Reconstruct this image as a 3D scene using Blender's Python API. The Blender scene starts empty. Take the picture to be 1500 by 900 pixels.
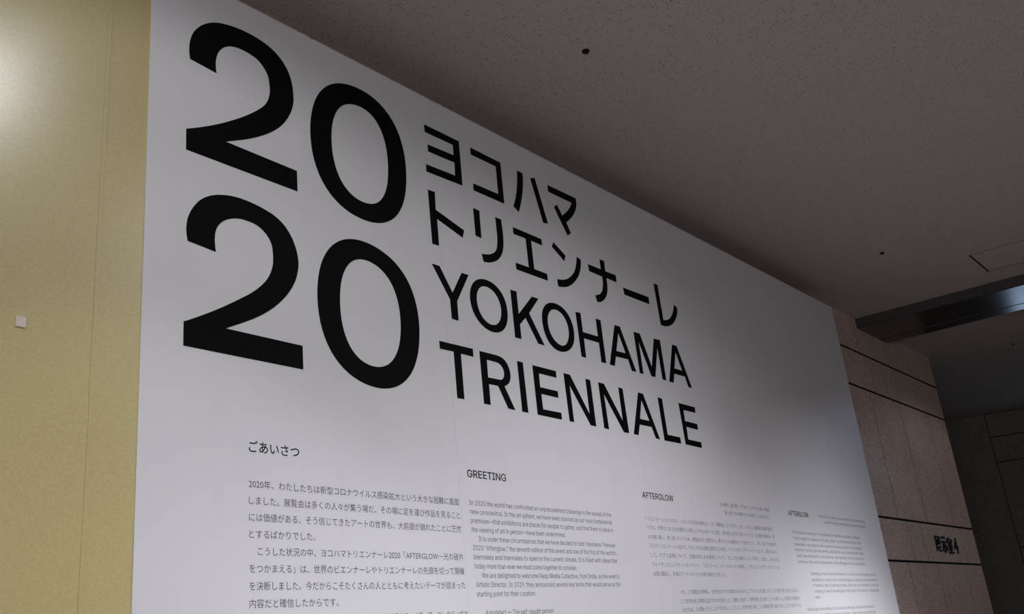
import bpy, bmesh, math, random
from mathutils import Vector, Matrix
from mathutils.geometry import delaunay_2d_cdt

# ------------------------------------------------------------------ camera, world, lights, exposure
C = bpy.context.scene.collection
sc = bpy.context.scene
sc.view_settings.view_transform = 'Standard'
sc.view_settings.look = 'None'
sc.view_settings.gamma = 1.0
sc.view_settings.use_curve_mapping = False
sc.view_settings.exposure = 0.12
sc.cycles.use_denoising = True
sc.cycles.max_bounces = 8
sc.cycles.diffuse_bounces = 5
sc.cycles.sample_clamp_indirect = 4.0
sc.cycles.filter_width = 1.5

EYE = Vector((0.0, 0.0, 1.55))
YAW, PITCH, ROLL = 0.9112, 0.3506, -0.104
fw = Vector((math.sin(YAW)*math.cos(PITCH), math.cos(YAW)*math.cos(PITCH), math.sin(PITCH)))
r0 = fw.cross(Vector((0, 0, 1))).normalized()
u0 = r0.cross(fw)
rt = r0*math.cos(ROLL) + u0*math.sin(ROLL)
up = -r0*math.sin(ROLL) + u0*math.cos(ROLL)
cam_data = bpy.data.cameras.new('camera')
cam_data.sensor_width = 36.0
cam_data.lens = 36.0*1450.57/1500.0
cam = bpy.data.objects.new('camera', cam_data)
C.objects.link(cam)
cam.matrix_world = Matrix(((rt.x, up.x, -fw.x, EYE.x), (rt.y, up.y, -fw.y, EYE.y), (rt.z, up.z, -fw.z, EYE.z), (0, 0, 0, 1)))
sc.camera = cam

world = bpy.data.worlds.new('world')
sc.world = world
world.use_nodes = True
world.node_tree.nodes['Background'].inputs[0].default_value = (0.42, 0.48, 0.62, 1)
world.node_tree.nodes['Background'].inputs[1].default_value = 0.02

Y0 = 2.40            # front of the white panel
K = 1.0600           # the stone wall behind stands further from the eye than the panel, by this much
def X(v): return v*K
def Z(v): return max(0.0, EYE.z + (v - EYE.z)*K)
YG = X(2.43)         # face of the granite wall behind the panel
ZC = Z(3.855)        # ceiling
PX0, PX1 = 1.404, 6.915   # the white panel, left and right edges
ZP = 3.822           # its top edge, a hand's breadth below the ceiling
FAR = Vector((X(12.458), X(3.273), 0.0)); FT = Vector((0.3148, -0.9491, 0.0)); FN = Vector((-0.9491, -0.3148, 0.0))

def area(name, loc, aim, sx, sy, power, col):
    d = bpy.data.lights.new(name, 'AREA'); d.shape = 'RECTANGLE'; d.size = sx; d.size_y = sy
    d.energy = power; d.color = col
    o = bpy.data.objects.new(name, d); C.objects.link(o); o.location = loc
    o.rotation_euler = (Vector(aim) - Vector(loc)).to_track_quat('-Z', 'Y').to_euler()
    return o
# recessed ceiling lamps in front of the panel, all above or beside the frame:
# x, y, [(power, full cone angle, blend, tilt towards the panel, colour), ...]
WHITE = (0.985, 0.985, 1.03)
LAMP_ROWS = [
    (1.38, 1.15, [(67.0, 90, 0.35, 0, WHITE), (46.0, 75, 0.35, 0, WHITE), (25.0, 165, 0.35, 0, WHITE), (17.0, 150, 1.0, 0, WHITE), (12.0, 122, 0.4, 0, WHITE)]),
    (2.20, 0.60, [(132.0, 65, 1.0, 18, WHITE)]),
    (2.80, 0.60, [(68.6, 65, 1.0, 18, WHITE), (17.5, 130, 0.6, 18, WHITE)]),
    (3.60, 0.20, [(306.0, 130, 0.6, 0, WHITE), (64.0, 130, 0.6, 18, WHITE), (30.0, 105, 0.6, 18, WHITE)]),
    (5.60, 0.45, [(144.0, 60, 0.6, 20, WHITE)]),
    (6.10, 0.45, [(640.0, 60, 1.0, 20, WHITE), (80.0, 75, 1.0, 20, WHITE), (50.0, 90, 0.6, 20, WHITE), (41.0, 75, 0.6, 20, WHITE)]),
    (7.20, 1.00, [(13.0, 125, 0.25, 0, (0.55, 0.80, 1.22))]),  # blue tint put in to stand for daylight on the panel's right edge
    (9.00, 1.00, [(14.0, 150, 0.3, 0, (1.0, 0.98, 0.95))]),
    (9.90, 1.00, [(6.4, 100, 0.3, 0, (1.0, 0.98, 0.95))]),
]
# daylight from the far opening, and an added fill light at the end wall
WIN_S0, WIN_S1, WIN_Z0, WIN_Z1 = 1.08, 1.65, 2.2, 2.78
_wc = FAR + FT*((WIN_S0 + WIN_S1)/2) + FN*0.06 + Vector((0, 0, (WIN_Z0 + WIN_Z1)/2))
area('daylight_far_opening', _wc, _wc + FN, WIN_S1 - WIN_S0 - .1, WIN_Z1 - WIN_Z0 - .1, 1.6, (0.52, 0.72, 1.0))
area('end_wall_fill', (-4.12, -2.0, 1.4), (0, -2.0, 1.4), 4.0, 2.6, 150.0, (0.98, 0.99, 1.03))  # broad fill added to lift the tones, no opening known here


# ------------------------------------------------------------------ materials
def mat(name, base, rough=0.5, spec=0.5, metal=0.0):
    m = bpy.data.materials.new(name); m.use_nodes = True
    b = m.node_tree.nodes['Principled BSDF']
    b.inputs['Base Color'].default_value = (*base, 1)
    b.inputs['Roughness'].default_value = rough
    b.inputs['Specular IOR Level'].default_value = spec
    b.inputs['Metallic'].default_value = metal
    return m, m.node_tree.nodes, m.node_tree.links, b
def coords(n, l, scale=(1, 1, 1)):
    tc = n.new('ShaderNodeTexCoord'); mp = n.new('ShaderNodeMapping'); mp.inputs['Scale'].default_value = scale
    l.new(tc.outputs['Object'], mp.inputs['Vector']); return mp.outputs['Vector']
def noise(n, l, vec, scale, detail=4, rough=0.6):
    t = n.new('ShaderNodeTexNoise'); t.inputs['Scale'].default_value = scale; t.inputs['Detail'].default_value = detail
    t.inputs['Roughness'].default_value = rough; l.new(vec, t.inputs['Vector']); return t.outputs['Fac']
def ramp(n, l, fac, stops):
    r = n.new('ShaderNodeValToRGB'); e = r.color_ramp.elements
    while len(e) < len(stops): e.new(0.5)
    for el, (p, c) in zip(e, stops): el.position = p; el.color = (*c, 1)
    l.new(fac, r.inputs['Fac']); return r.outputs['Color']
def mix(n, l, fac, a, b, mode='MIX'):
    x = n.new('ShaderNodeMix'); x.data_type = 'RGBA'; x.blend_type = mode
    for sock, v in ((x.inputs['Factor'], fac), (x.inputs['A'], a), (x.inputs['B'], b)):
        pass
    ins = [s for s in x.inputs if s.enabled]
    for s, v in zip(ins, (fac, a, b)):
        if hasattr(v, 'is_linked'): l.new(v, s)
        elif isinstance(v, tuple): s.default_value = (*v, 1)
        else: s.default_value = v
    return [o for o in x.outputs if o.enabled][0]
def math_node(n, l, op, a, b=None):
    x = n.new('ShaderNodeMath'); x.operation = op
    for i, v in enumerate((a, b)):
        if v is None: continue
        if hasattr(v, 'is_linked'): l.new(v, x.inputs[i])
        else: x.inputs[i].default_value = v
    return x.outputs[0]
def bump(n, l, b, h, strength, dist):
    x = n.new('ShaderNodeBump'); x.inputs['Strength'].default_value = strength; x.inputs['Distance'].default_value = dist
    l.new(h, x.inputs['Height']); l.new(x.outputs['Normal'], b.inputs['Normal'])

def m_panel():
    m, n, l, b = mat('panel_white', (0.74, 0.73, 0.76), 0.5, 0.35)
    v = coords(n, l, (1.0, 1.0, 0.45))
    f = noise(n, l, v, 5.5, 2, 0.5)                       # hand marks and soft smears
    c = ramp(n, l, f, [(0.0, (0.68, 0.67, 0.70)), (0.34, (0.728, 0.718, 0.748)), (0.44, (0.74, 0.73, 0.76)), (1.0, (0.745, 0.735, 0.765))])
    l.new(c, b.inputs['Base Color'])
    return m
def m_yellow():
    m, n, l, b = mat('yellow_wall_paint', (0.50, 0.42, 0.21), 0.31, 1.0)
    v = coords(n, l)
    g = noise(n, l, v, 160, 3, 0.7); f = noise(n, l, v, 2.2, 2)
    c = ramp(n, l, g, [(0.25, (0.51, 0.43, 0.20)), (0.5, (0.59, 0.495, 0.235)), (0.75, (0.66, 0.565, 0.275))])
    l.new(mix(n, l, 0.10, c, ramp(n, l, f, [(0.3, (0.45, 0.40, 0.24)), (0.7, (0.62, 0.54, 0.30))])), b.inputs['Base Color'])
    bump(n, l, b, noise(n, l, v, 230, 2), 0.12, 0.002)
    return m
def m_ceiling():
    m, n, l, b = mat('ceiling_board', (0.36, 0.32, 0.305), 0.85, 0.2)
    v = coords(n, l)
    base = ramp(n, l, noise(n, l, v, 90, 3, 0.7), [(0.3, (0.41, 0.358, 0.335)), (0.7, (0.465, 0.405, 0.38))])
    # small worm-like pits and flecks, scattered unevenly
    wv = n.new('ShaderNodeMix'); wv.data_type = 'VECTOR'
    vo = n.new('ShaderNodeTexVoronoi'); vo.voronoi_dimensions = '2D'; vo.inputs['Scale'].default_value = 54.0; l.new(v, vo.inputs['Vector'])
    d = vo.outputs['Distance']; cr = n.new('ShaderNodeSeparateColor'); l.new(vo.outputs['Color'], cr.inputs[0])
    size = math_node(n, l, 'MULTIPLY', cr.outputs[0], 0.20)
    near = math_node(n, l, 'LESS_THAN', d, size)
    keep = math_node(n, l, 'GREATER_THAN', math_node(n, l, 'ADD', cr.outputs[1], noise(n, l, v, 2.5, 2)), 1.0)
    vo2 = n.new('ShaderNodeTexVoronoi'); vo2.voronoi_dimensions = '2D'; vo2.inputs['Scale'].default_value = 34.0
    v2 = coords(n, l, (0.6, 1.0, 1.0)); l.new(v2, vo2.inputs['Vector'])
    cr2 = n.new('ShaderNodeSeparateColor'); l.new(vo2.outputs['Color'], cr2.inputs[0])
    near2 = math_node(n, l, 'LESS_THAN', vo2.outputs['Distance'], math_node(n, l, 'MULTIPLY', cr2.outputs[0], 0.10))
    keep2 = math_node(n, l, 'GREATER_THAN', cr2.outputs[1], 0.72)
    f = math_node(n, l, 'MAXIMUM', math_node(n, l, 'MULTIPLY', near, keep), math_node(n, l, 'MULTIPLY', near2, keep2))
    depth = math_node(n, l, 'MULTIPLY', f, 0.72)
    l.new(mix(n, l, depth, base, (0.07, 0.06, 0.055)), b.inputs['Base Color'])
    return m
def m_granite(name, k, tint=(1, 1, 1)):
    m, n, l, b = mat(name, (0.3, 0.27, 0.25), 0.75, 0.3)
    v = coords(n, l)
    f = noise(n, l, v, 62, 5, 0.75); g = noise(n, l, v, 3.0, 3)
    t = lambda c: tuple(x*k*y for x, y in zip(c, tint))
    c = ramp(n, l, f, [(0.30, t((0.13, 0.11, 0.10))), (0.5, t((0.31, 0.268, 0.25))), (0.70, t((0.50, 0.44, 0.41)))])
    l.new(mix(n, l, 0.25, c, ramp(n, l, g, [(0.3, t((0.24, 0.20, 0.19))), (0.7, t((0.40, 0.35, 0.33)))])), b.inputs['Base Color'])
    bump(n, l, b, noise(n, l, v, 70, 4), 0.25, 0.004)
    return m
def m_speckle(name, a, c, rough, spec, scale=60, metal=0.0):
    m, n, l, b = mat(name, a, rough, spec, metal)
    l.new(ramp(n, l, noise(n, l, coords(n, l), scale, 3), [(0.3, a), (0.7, c)]), b.inputs['Base Color'])
    return m
M = {
    'panel': m_panel(), 'yellow': m_yellow(), 'ceiling': m_ceiling(),
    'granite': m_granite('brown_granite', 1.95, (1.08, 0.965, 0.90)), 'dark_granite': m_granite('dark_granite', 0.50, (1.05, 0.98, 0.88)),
    'joint': m_speckle('dark_joint', (0.012, 0.010, 0.010), (0.02, 0.017, 0.016), 0.9, 0.1),  # dark fill of the stone joints and the hatch outline
    'black': m_speckle('black_vinyl', (0.0035, 0.0032, 0.0035), (0.0045, 0.004, 0.0042), 0.6, 0.06),
    'ink': m_speckle('grey_ink', (0.066, 0.060, 0.068), (0.078, 0.072, 0.080), 0.6, 0.2),
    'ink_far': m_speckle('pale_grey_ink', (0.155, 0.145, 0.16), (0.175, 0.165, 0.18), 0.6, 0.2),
    'ink_dark': m_speckle('dark_ink', (0.010, 0.009, 0.013), (0.013, 0.012, 0.016), 0.6, 0.2),
    'seam': m_speckle('panel_seam', (0.64, 0.63, 0.655), (0.66, 0.65, 0.675), 0.6, 0.2),
    'edge': m_speckle('dark_edge_strip', (0.085, 0.065, 0.058), (0.11, 0.085, 0.075), 0.7, 0.3),
    'beam': m_speckle('dark_painted_steel', (0.045, 0.041, 0.038), (0.055, 0.05, 0.047), 0.6, 0.2),
    'soffit': m_speckle('polished_dark_metal', (0.13, 0.13, 0.137), (0.15, 0.15, 0.157), 0.2, 0.5, 30, 1.0),
    'fitting': m_speckle('black_fitting', (0.006, 0.005, 0.005), (0.01, 0.008, 0.008), 0.7, 0.2),
    'navy': m_speckle('navy_lettering', (0.006, 0.008, 0.018), (0.009, 0.012, 0.026), 0.6, 0.15),
    'tag': m_speckle('pale_tab', (0.68, 0.60, 0.56), (0.74, 0.66, 0.62), 0.6, 0.3),
    'floor': m_speckle('dark_stone_floor', (0.11, 0.10, 0.095), (0.16, 0.145, 0.135), 0.5, 0.4, 25),
    'plain': m_speckle('plain_wall', (0.22, 0.20, 0.19), (0.27, 0.245, 0.235), 0.8, 0.2, 40),
    'lampbody': m_speckle('lamp_trim', (0.30, 0.28, 0.27), (0.36, 0.34, 0.33), 0.4, 0.5),
    'metal': m_speckle('window_frame_metal', (0.10, 0.10, 0.11), (0.13, 0.13, 0.14), 0.35, 0.5, 40, 0.8),
}
_m, _n, _l, _b = mat('lit_lamp_lens', (0.8, 0.8, 0.8), 0.4)
_b.inputs['Emission Color'].default_value = (1, 0.97, 0.93, 1); _b.inputs['Emission Strength'].default_value = 4.0
M['lens'] = _m

# ------------------------------------------------------------------ mesh helpers
def box(bm, x0, x1, y0, y1, z0, z1):
    vs = [bm.verts.new((x, y, z)) for x in (x0, x1) for y in (y0, y1) for z in (z0, z1)]
    for f in ((0, 1, 3, 2), (4, 6, 7, 5), (0, 4, 5, 1), (2, 3, 7, 6), (0, 2, 6, 4), (1, 5, 7, 3)):
        bm.faces.new([vs[i] for i in f])
def boxes(*bs):
    bm = bmesh.new()
    for b in bs: box(bm, *b)
    return bm
def link(name, bm, m, parent=None, origin=None, bevel=0.0, smooth=False):
    if bevel: bmesh.ops.bevel(bm, geom=bm.edges[:], offset=bevel, segments=2, affect='EDGES', profile=0.5)
    bmesh.ops.recalc_face_normals(bm, faces=bm.faces[:])
    me = bpy.data.meshes.new(name)
    if origin is not None: bmesh.ops.translate(bm, verts=bm.verts[:], vec=-Vector(origin))
    bm.to_mesh(me); bm.free(); me.materials.append(m)
    if smooth:
        for p in me.polygons: p.use_smooth = True
    o = bpy.data.objects.new(name, me); C.objects.link(o)
    if origin is not None: o.location = origin
    if parent is not None:
        o.parent = parent
        o.location = Vector(o.location) - parent_world(parent)
    return o
def parent_world(p):
    v = Vector(p.location)
    while p.parent: p = p.parent; v += Vector(p.location)
    return v
def tag(o, label, cat, group=None, kind=None):
    o['label'] = label; o['category'] = cat
    if group: o['group'] = group
    if kind: o['kind'] = kind
    return o
def structure(o, label, cat): return tag(o, label, cat, kind='structure')
def thing(name, loc, label, cat, group=None):
    o = bpy.data.objects.new(name, None); C.objects.link(o); o.location = loc; o.empty_display_size = 0.1
    return tag(o, label, cat, group)

# ------------------------------------------------------------------ the room
floor_bm = boxes((-4.2, 16.5, -6.2, 6.2, -0.12, 0.0))
structure(link('floor', floor_bm, M['floor']), 'dark stone floor of the hall below the picture', 'floor')
XB0, XB1 = X(7.455), X(8.09)      # the dropped beam, at the wall
ceil_bm = boxes((-4.2, 16.5, -6.2, 6.2, ZC, ZC + 0.2))
structure(link('ceiling', ceil_bm, M['ceiling']), 'grey brown ceiling of pitted boards above the white panel', 'ceiling')

# granite wall: courses of slabs over a dark backing
ROWS = [(0.0, 0.742, (7.57, 7.865, 8.855)), (0.742, 1.04, (7.405, 8.045, 8.74)), (1.04, 2.004, (7.405, 8.045, 8.74)),
        (2.004, 2.302, (7.57, 7.868, 8.855)), (2.302, 3.266, (7.41, 8.045, 8.74)), (3.266, 3.562, (7.56, 7.86, 8.855)), (3.562, ZC, (7.40, 8.045, 8.74))]
XE = X(9.222)
gbm = bmesh.new()
for z0, z1, js in ROWS:
    js = [X(j) for j in js]
    while js[0] > -2.7:                                # the same bond goes on behind the panel
        js.insert(0, js[1] - X(1.33))
    xs = [-4.2] + js + [XE]
    z0, z1 = Z(z0), Z(z1)
    for a, b_ in zip(xs[:-1], xs[1:]):
        x0 = a + (0.006 if a > -4 else 0); x1 = b_ - (0.006 if b_ < XE else 0)
        zz0 = z0 + (0.009 if z0 > 0 else 0); zz1 = z1 - (0.009 if z1 < ZC - .01 else 0.002)
        box(gbm, x0, x1, YG, YG + 0.03, zz0, zz1)
        if b_ == XE:                                   # the slab turns the corner
            box(gbm, XE - 0.03, XE, YG + 0.0305, YG + 1.9, zz0, zz1)
gw = link('wall_right', gbm, M['granite'])
structure(gw, 'brown granite wall of coursed slabs to the right of the white panel', 'wall')
link('joint_backing', boxes((-4.1, XE - 0.0015, YG + 0.0015, YG + 1.85, 0.0, ZC - .003)), M['joint'], gw)

# dark far wall
far_bm = bmesh.new()
fj_s = [-2.4, -1.0, 0.436, 1.46]
def far_slab(bm, s0, s1, z0, z1, t0=0.0, t1=0.04):
    vs = []
    for s in (s0, s1):
        for t in (t0, t1):
            for z in (z0, z1):
                p = FAR + FT*s - FN*t; vs.append(bm.verts.new((p.x, p.y, z)))
    for f in ((0, 1, 3, 2), (4, 6, 7, 5), (0, 4, 5, 1), (2, 3, 7, 6), (0, 2, 6, 4), (1, 5, 7, 3)): bm.faces.new([vs[i] for i in f])
fz = [0.0, Z(1.04), Z(2.004), Z(2.302), Z(3.278), Z(3.575), ZC - .002]
for i, (z0, z1) in enumerate(zip(fz[:-1], fz[1:])):
    if i == 0:
        for a, b_ in ((-2.4, -1.0), (-1.0, 0.456)): far_slab(far_bm, a + .003, b_ - .003, 0.0, ZC - .002)
    for a, b_ in ((0.459, WIN_S0 - .043), (WIN_S1 + .043, 5.0), (5.0, 8.5)): far_slab(far_bm, a + .002, b_ - .002, z0 + .006, z1 - .006)
far_slab(far_bm, WIN_S0 - .04, WIN_S1 + .04, 0.0, WIN_Z0 - .045); far_slab(far_bm, WIN_S0 - .04, WIN_S1 + .04, WIN_Z1 + .045, ZC - .002)
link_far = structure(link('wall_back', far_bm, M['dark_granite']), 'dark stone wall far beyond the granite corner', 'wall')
fb = bmesh.new()
far_slab(fb, -2.4, WIN_S0 - .045, 0.0, ZC - .002, 0.0012, 0.1); far_slab(fb, WIN_S1 + .045, 8.5, 0.0, ZC - .002, 0.0012, 0.1)
far_slab(fb, WIN_S0 - .045, WIN_S1 + .045, 0.0, WIN_Z0 - .045, 0.0012, 0.1); far_slab(fb, WIN_S0 - .045, WIN_S1 + .045, WIN_Z1 + .045, ZC - .002, 0.0012, 0.1)
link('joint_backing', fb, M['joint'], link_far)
# glazed opening in the far wall (right of the picture)
fr = bmesh.new()
for a, b_ in ((WIN_S0 - .04, WIN_S0), ((WIN_S0 + WIN_S1)/2 - .02, (WIN_S0 + WIN_S1)/2 + .02), (WIN_S1, WIN_S1 + .04)): far_slab(fr, a, b_, WIN_Z0 - .04, WIN_Z1 + .04, -0.01, 0.12)
for a, b_ in ((WIN_Z0 - .04, WIN_Z0), (WIN_Z1, WIN_Z1 + .04)): far_slab(fr, WIN_S0 + .001, WIN_S1 - .001, a, b_, -0.01, 0.12)
structure(link('window_1', fr, M['metal']), 'dark metal frame of the glazed opening in the far wall', 'window')
structure(link('end_fill_frame', boxes((-4.2, -4.12, -4.1, -4.0, 0, 2.8), (-4.2, -4.12, -2.03, -1.97, 0, 2.7), (-4.2, -4.12, 0.0, 0.1, 0, 2.8), (-4.2, -4.12, -4.0, 0.0, 2.7, 2.8)), M['metal']), 'added metal frame around the unseen end wall fill light', 'window')  # invented frame, set round the added fill light

# walls out of view that close the hall
structure(link('wall_front', boxes((-4.2, 16.5, -6.3, -6.2, 0.0, ZC)), M['plain']), 'plain wall behind the photographer', 'wall')
structure(link('wall_side', boxes((-4.3, -4.2, -6.2, 6.2, 0.0, ZC)), M['plain']), 'plain end wall of the hall', 'wall')

# yellow wall
yw = link('wall_left', boxes((-4.2, PX0 - 0.0005, Y0 + 0.004, Y0 + 0.029, 0.0, ZP)), M['yellow'])
structure(yw, 'olive yellow painted wall to the left of the white panel', 'wall')
sm = bmesh.new()
random.seed(4)
def strip(bm, xc, w, y0, y1, z0, z1, wob=0.0012, n=40):
    prev = None
    for i in range(n + 1):
        z = z0 + (z1 - z0)*i/n; dx = random.uniform(-wob, wob)
        q = [bm.verts.new((xc + dx + s*w/2, y, z)) for s in (-1, 1) for y in (y0, y1)]
        if prev:
            for a, b_ in ((0, 1), (1, 3), (3, 2), (2, 0)): bm.faces.new((prev[a], prev[b_], q[b_], q[a]))
        else: bm.faces.new((q[0], q[1], q[3], q[2]))
        prev = q
    bm.faces.new((prev[0], prev[2], prev[3], prev[1]))
strip(sm, 1.2705, 0.013, Y0 + 0.0016, Y0 + 0.006, 0.0, ZP - .003)
structure(link('trim_1', sm, M['yellow']), 'thin upright joint strip in the yellow wall', 'trim')
tg = thing('wall_tab', (1.0745, Y0 + .004, 2.497), 'small pale square tab stuck on the yellow wall', 'tab')
link('plate', boxes((1.0615, 1.0875, Y0 + 0.0005, Y0 + 0.0039, 2.483, 2.511)), M['tag'], tg, (1.0745, Y0 + .0035, 2.497), bevel=0.0006)

# dropped metal beam
def skew(bm):
    for v in bm.verts: v.co.x += 0.092*(YG - v.co.y)
    return bm
yb0 = -6.1
bb = skew(boxes((XB0, XB1, yb0, YG - .001, Z(3.783), ZC - .0005)))
beam = link('beam', bb, M['beam'])
structure(beam, 'dark dropped beam crossing the ceiling beyond the white panel', 'beam')
link('soffit_plate', skew(boxes((XB0 + .004, X(7.93), yb0, YG - .002, Z(3.776), Z(3.7828)))), M['soffit'], beam)
link('edge_plate', skew(boxes((X(7.931), XB1, yb0, YG - .002, Z(3.773), Z(3.7828)))), M['soffit'], beam)

# ceiling access hatch
def quad_frame(p, w):
    """closed outline of narrow bars between the corner points"""
    bm = bmesh.new()
    for i in range(len(p)):
        a = Vector(p[i]); b_ = Vector(p[(i + 1) % len(p)]); d = (b_ - a).normalized(); s = Vector((-d.y, d.x, 0))*w[i]/2
        vs = [bm.verts.new((q.x, q.y, z)) for q in (a - s, a + s, b_ + s, b_ - s) for z in (ZC - .0016, ZC - .0002)]
        for f in ((0, 1, 3, 2), (2, 3, 5, 4), (4, 5, 7, 6), (6, 7, 1, 0), (0, 2, 4, 6), (1, 7, 5, 3)): bm.faces.new([vs[k] for k in f])
    return bm
hatch = thing('access_hatch', (X(7.07), X(1.15), ZC), 'flush square access hatch in the ceiling beside the dark beam', 'hatch')
hp = [(X(x), X(y), 0) for x, y in ((6.812, 1.376), (7.272, 1.378), (7.315, 0.92), (6.855, 0.918))]
hb = bmesh.new()
hv = [hb.verts.new((x + sx*.012, y + sy*.012, z)) for z in (ZC - .0022, ZC - .0002) for (x, y, _), sx, sy in zip(hp, (1, -1, -1, 1), (-1, -1, 1, 1))]
for f in ((0, 1, 2, 3), (4, 7, 6, 5), (0, 4, 5, 1), (1, 5, 6, 2), (2, 6, 7, 3), (3, 7, 4, 0)): hb.faces.new([hv[i] for i in f])
link('hatch_panel', hb, M['ceiling'], hatch, (0, 0, 0))
link('gap', quad_frame(hp, (.012, .003, .004, .003)), M['joint'], hatch, (0, 0, 0))

# small dark ceiling fittings
def disc(bm, cx, cy, r0, r1, z0, z1, n=28):
    """a ring (r0 > 0) or a capped stub"""
    rings = [(r1, z1), (r1, z0)] + ([(r0, z0), (r0, z1)] if r0 else [])
    vs = [[bm.verts.new((cx + r*math.cos(2*math.pi*i/n), cy + r*math.sin(2*math.pi*i/n), z)) for i in range(n)] for r, z in rings]
    k = len(vs)
    for a in range(k if r0 else k - 1):
        for i in range(n):
            j = (i + 1) % n; bm.faces.new((vs[a][i], vs[a][j], vs[(a + 1) % k][j], vs[(a + 1) % k][i]))
    if not r0: bm.faces.new(vs[0]); bm.faces.new(vs[1])
for i, (x, y, r, lab) in enumerate([(2.936, 1.768, .0165, 'small round dark sprinkler in the ceiling above the panel, with a faint ring around it'),
                                    (6.238, 1.764, .017, 'small dark sprinkler in the ceiling just before the access hatch'),
                                    (9.526, 1.774, .014, 'small dark sprinkler in the ceiling beyond the dark beam')]):
    x, y = X(x), X(y)
    t = thing('ceiling_sprinkler', (x, y, ZC), lab, 'sprinkler', 'ceiling sprinklers in one line')
    rb = bmesh.new(); disc(rb, x, y, .033, .037, ZC - .0012, ZC - .0002); link('ring', rb, M['ceiling'], t, (x, y, ZC))
    nb = bmesh.new(); disc(nb, x, y, 0, r, ZC - .004, ZC - .0002); disc(nb, x, y, 0, r*.55, ZC - .011, ZC - .0041); link('nozzle', nb, M['fitting'], t, (x, y, ZC))

# recessed downlights (out of the frame)
for i, (x, y, beams) in enumerate(LAMP_ROWS):
    t = thing('downlight', (x, y, ZC), 'round recessed ceiling downlight outside the picture', 'lamp', 'recessed downlights')
    rb = bmesh.new(); disc(rb, x, y, .06, .075, ZC - .006, ZC - .0002); link('trim_ring', rb, M['lampbody'], t, (x, y, ZC))
    lb = bmesh.new(); disc(lb, x, y, 0, .058, ZC - .004, ZC - .0004); link('lens', lb, M['lens'], t, (x, y, ZC))
    for k, (e, ang, bl, tilt, col) in enumerate(beams):
        d = bpy.data.lights.new('downlight_lamp', 'SPOT'); d.energy = e; d.color = col; d.spot_size = math.radians(ang); d.spot_blend = bl; d.shadow_soft_size = 0.055
        o = bpy.data.objects.new('downlight_lamp', d); C.objects.link(o); o.parent = t; o.location = (0, 0, -.012); o.rotation_euler = (math.radians(tilt), 0, 0)

# ------------------------------------------------------------------ the white exhibition panel and its lettering
panel = thing('exhibition_panel', ((PX0 + PX1)/2, Y0, 0.0), 'large white exhibition panel with black 2020 title and greeting text', 'panel')
O_P = (0, 0, 0)
link('board', boxes((PX0, PX1, Y0, Y0 + .029, 0.0, ZP)), M['panel'], panel, ((PX0 + PX1)/2, Y0, 0.0), bevel=0.0008)
for sx in (2.676, 3.95, 5.22, 6.49)[:3]:
    link('board_seam', boxes((sx - .0009, sx + .0009, Y0 - .00025, Y0 + .002, 0.0, ZP - .002)), M['seam'], panel, (sx, Y0, 0.0))

def outline(name, loops, m, label=None, th=0.0012):
    """flat cut-out lettering of thickness th standing on the panel face"""
    cu = bpy.data.curves.new(name, 'CURVE'); cu.dimensions = '2D'; cu.fill_mode = 'BOTH'; cu.extrude = th/2
    for lp in loops:
        pts = [tuple(map(float, q.split(','))) for q in lp.split()]
        sp = cu.splines.new('POLY'); sp.points.add(len(pts) - 1); sp.use_cyclic_u = True
        for p, (x, z) in zip(sp.points, pts): p.co = (x, z, 0, 1)
    tmp = bpy.data.objects.new(name, cu); C.objects.link(tmp)
    bpy.context.view_layer.update()
    me = bpy.data.meshes.new_from_object(tmp.evaluated_get(bpy.context.evaluated_depsgraph_get()))
    bpy.data.objects.remove(tmp); bpy.data.curves.remove(cu)
    return place(name, me, m, th, label)
def place(name, me, m, th, label=None, parent=None, yface=Y0):
    parent = parent or panel
    xs = [v.co.x for v in me.vertices]; zs = [v.co.y for v in me.vertices]
    o0 = Vector(((min(xs) + max(xs))/2, yface - th/2 - .0001, (min(zs) + max(zs))/2))
    for v in me.vertices: v.co = Vector((v.co.x - o0.x, -v.co.z, v.co.y - o0.z))
    me.update(); me.name = name
    me.materials.clear(); me.materials.append(m)
    o = bpy.data.objects.new(name, me); C.objects.link(o); o.parent = parent; o.location = o0 - parent_world(parent)
    if label: o['label'] = label
    return o

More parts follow.
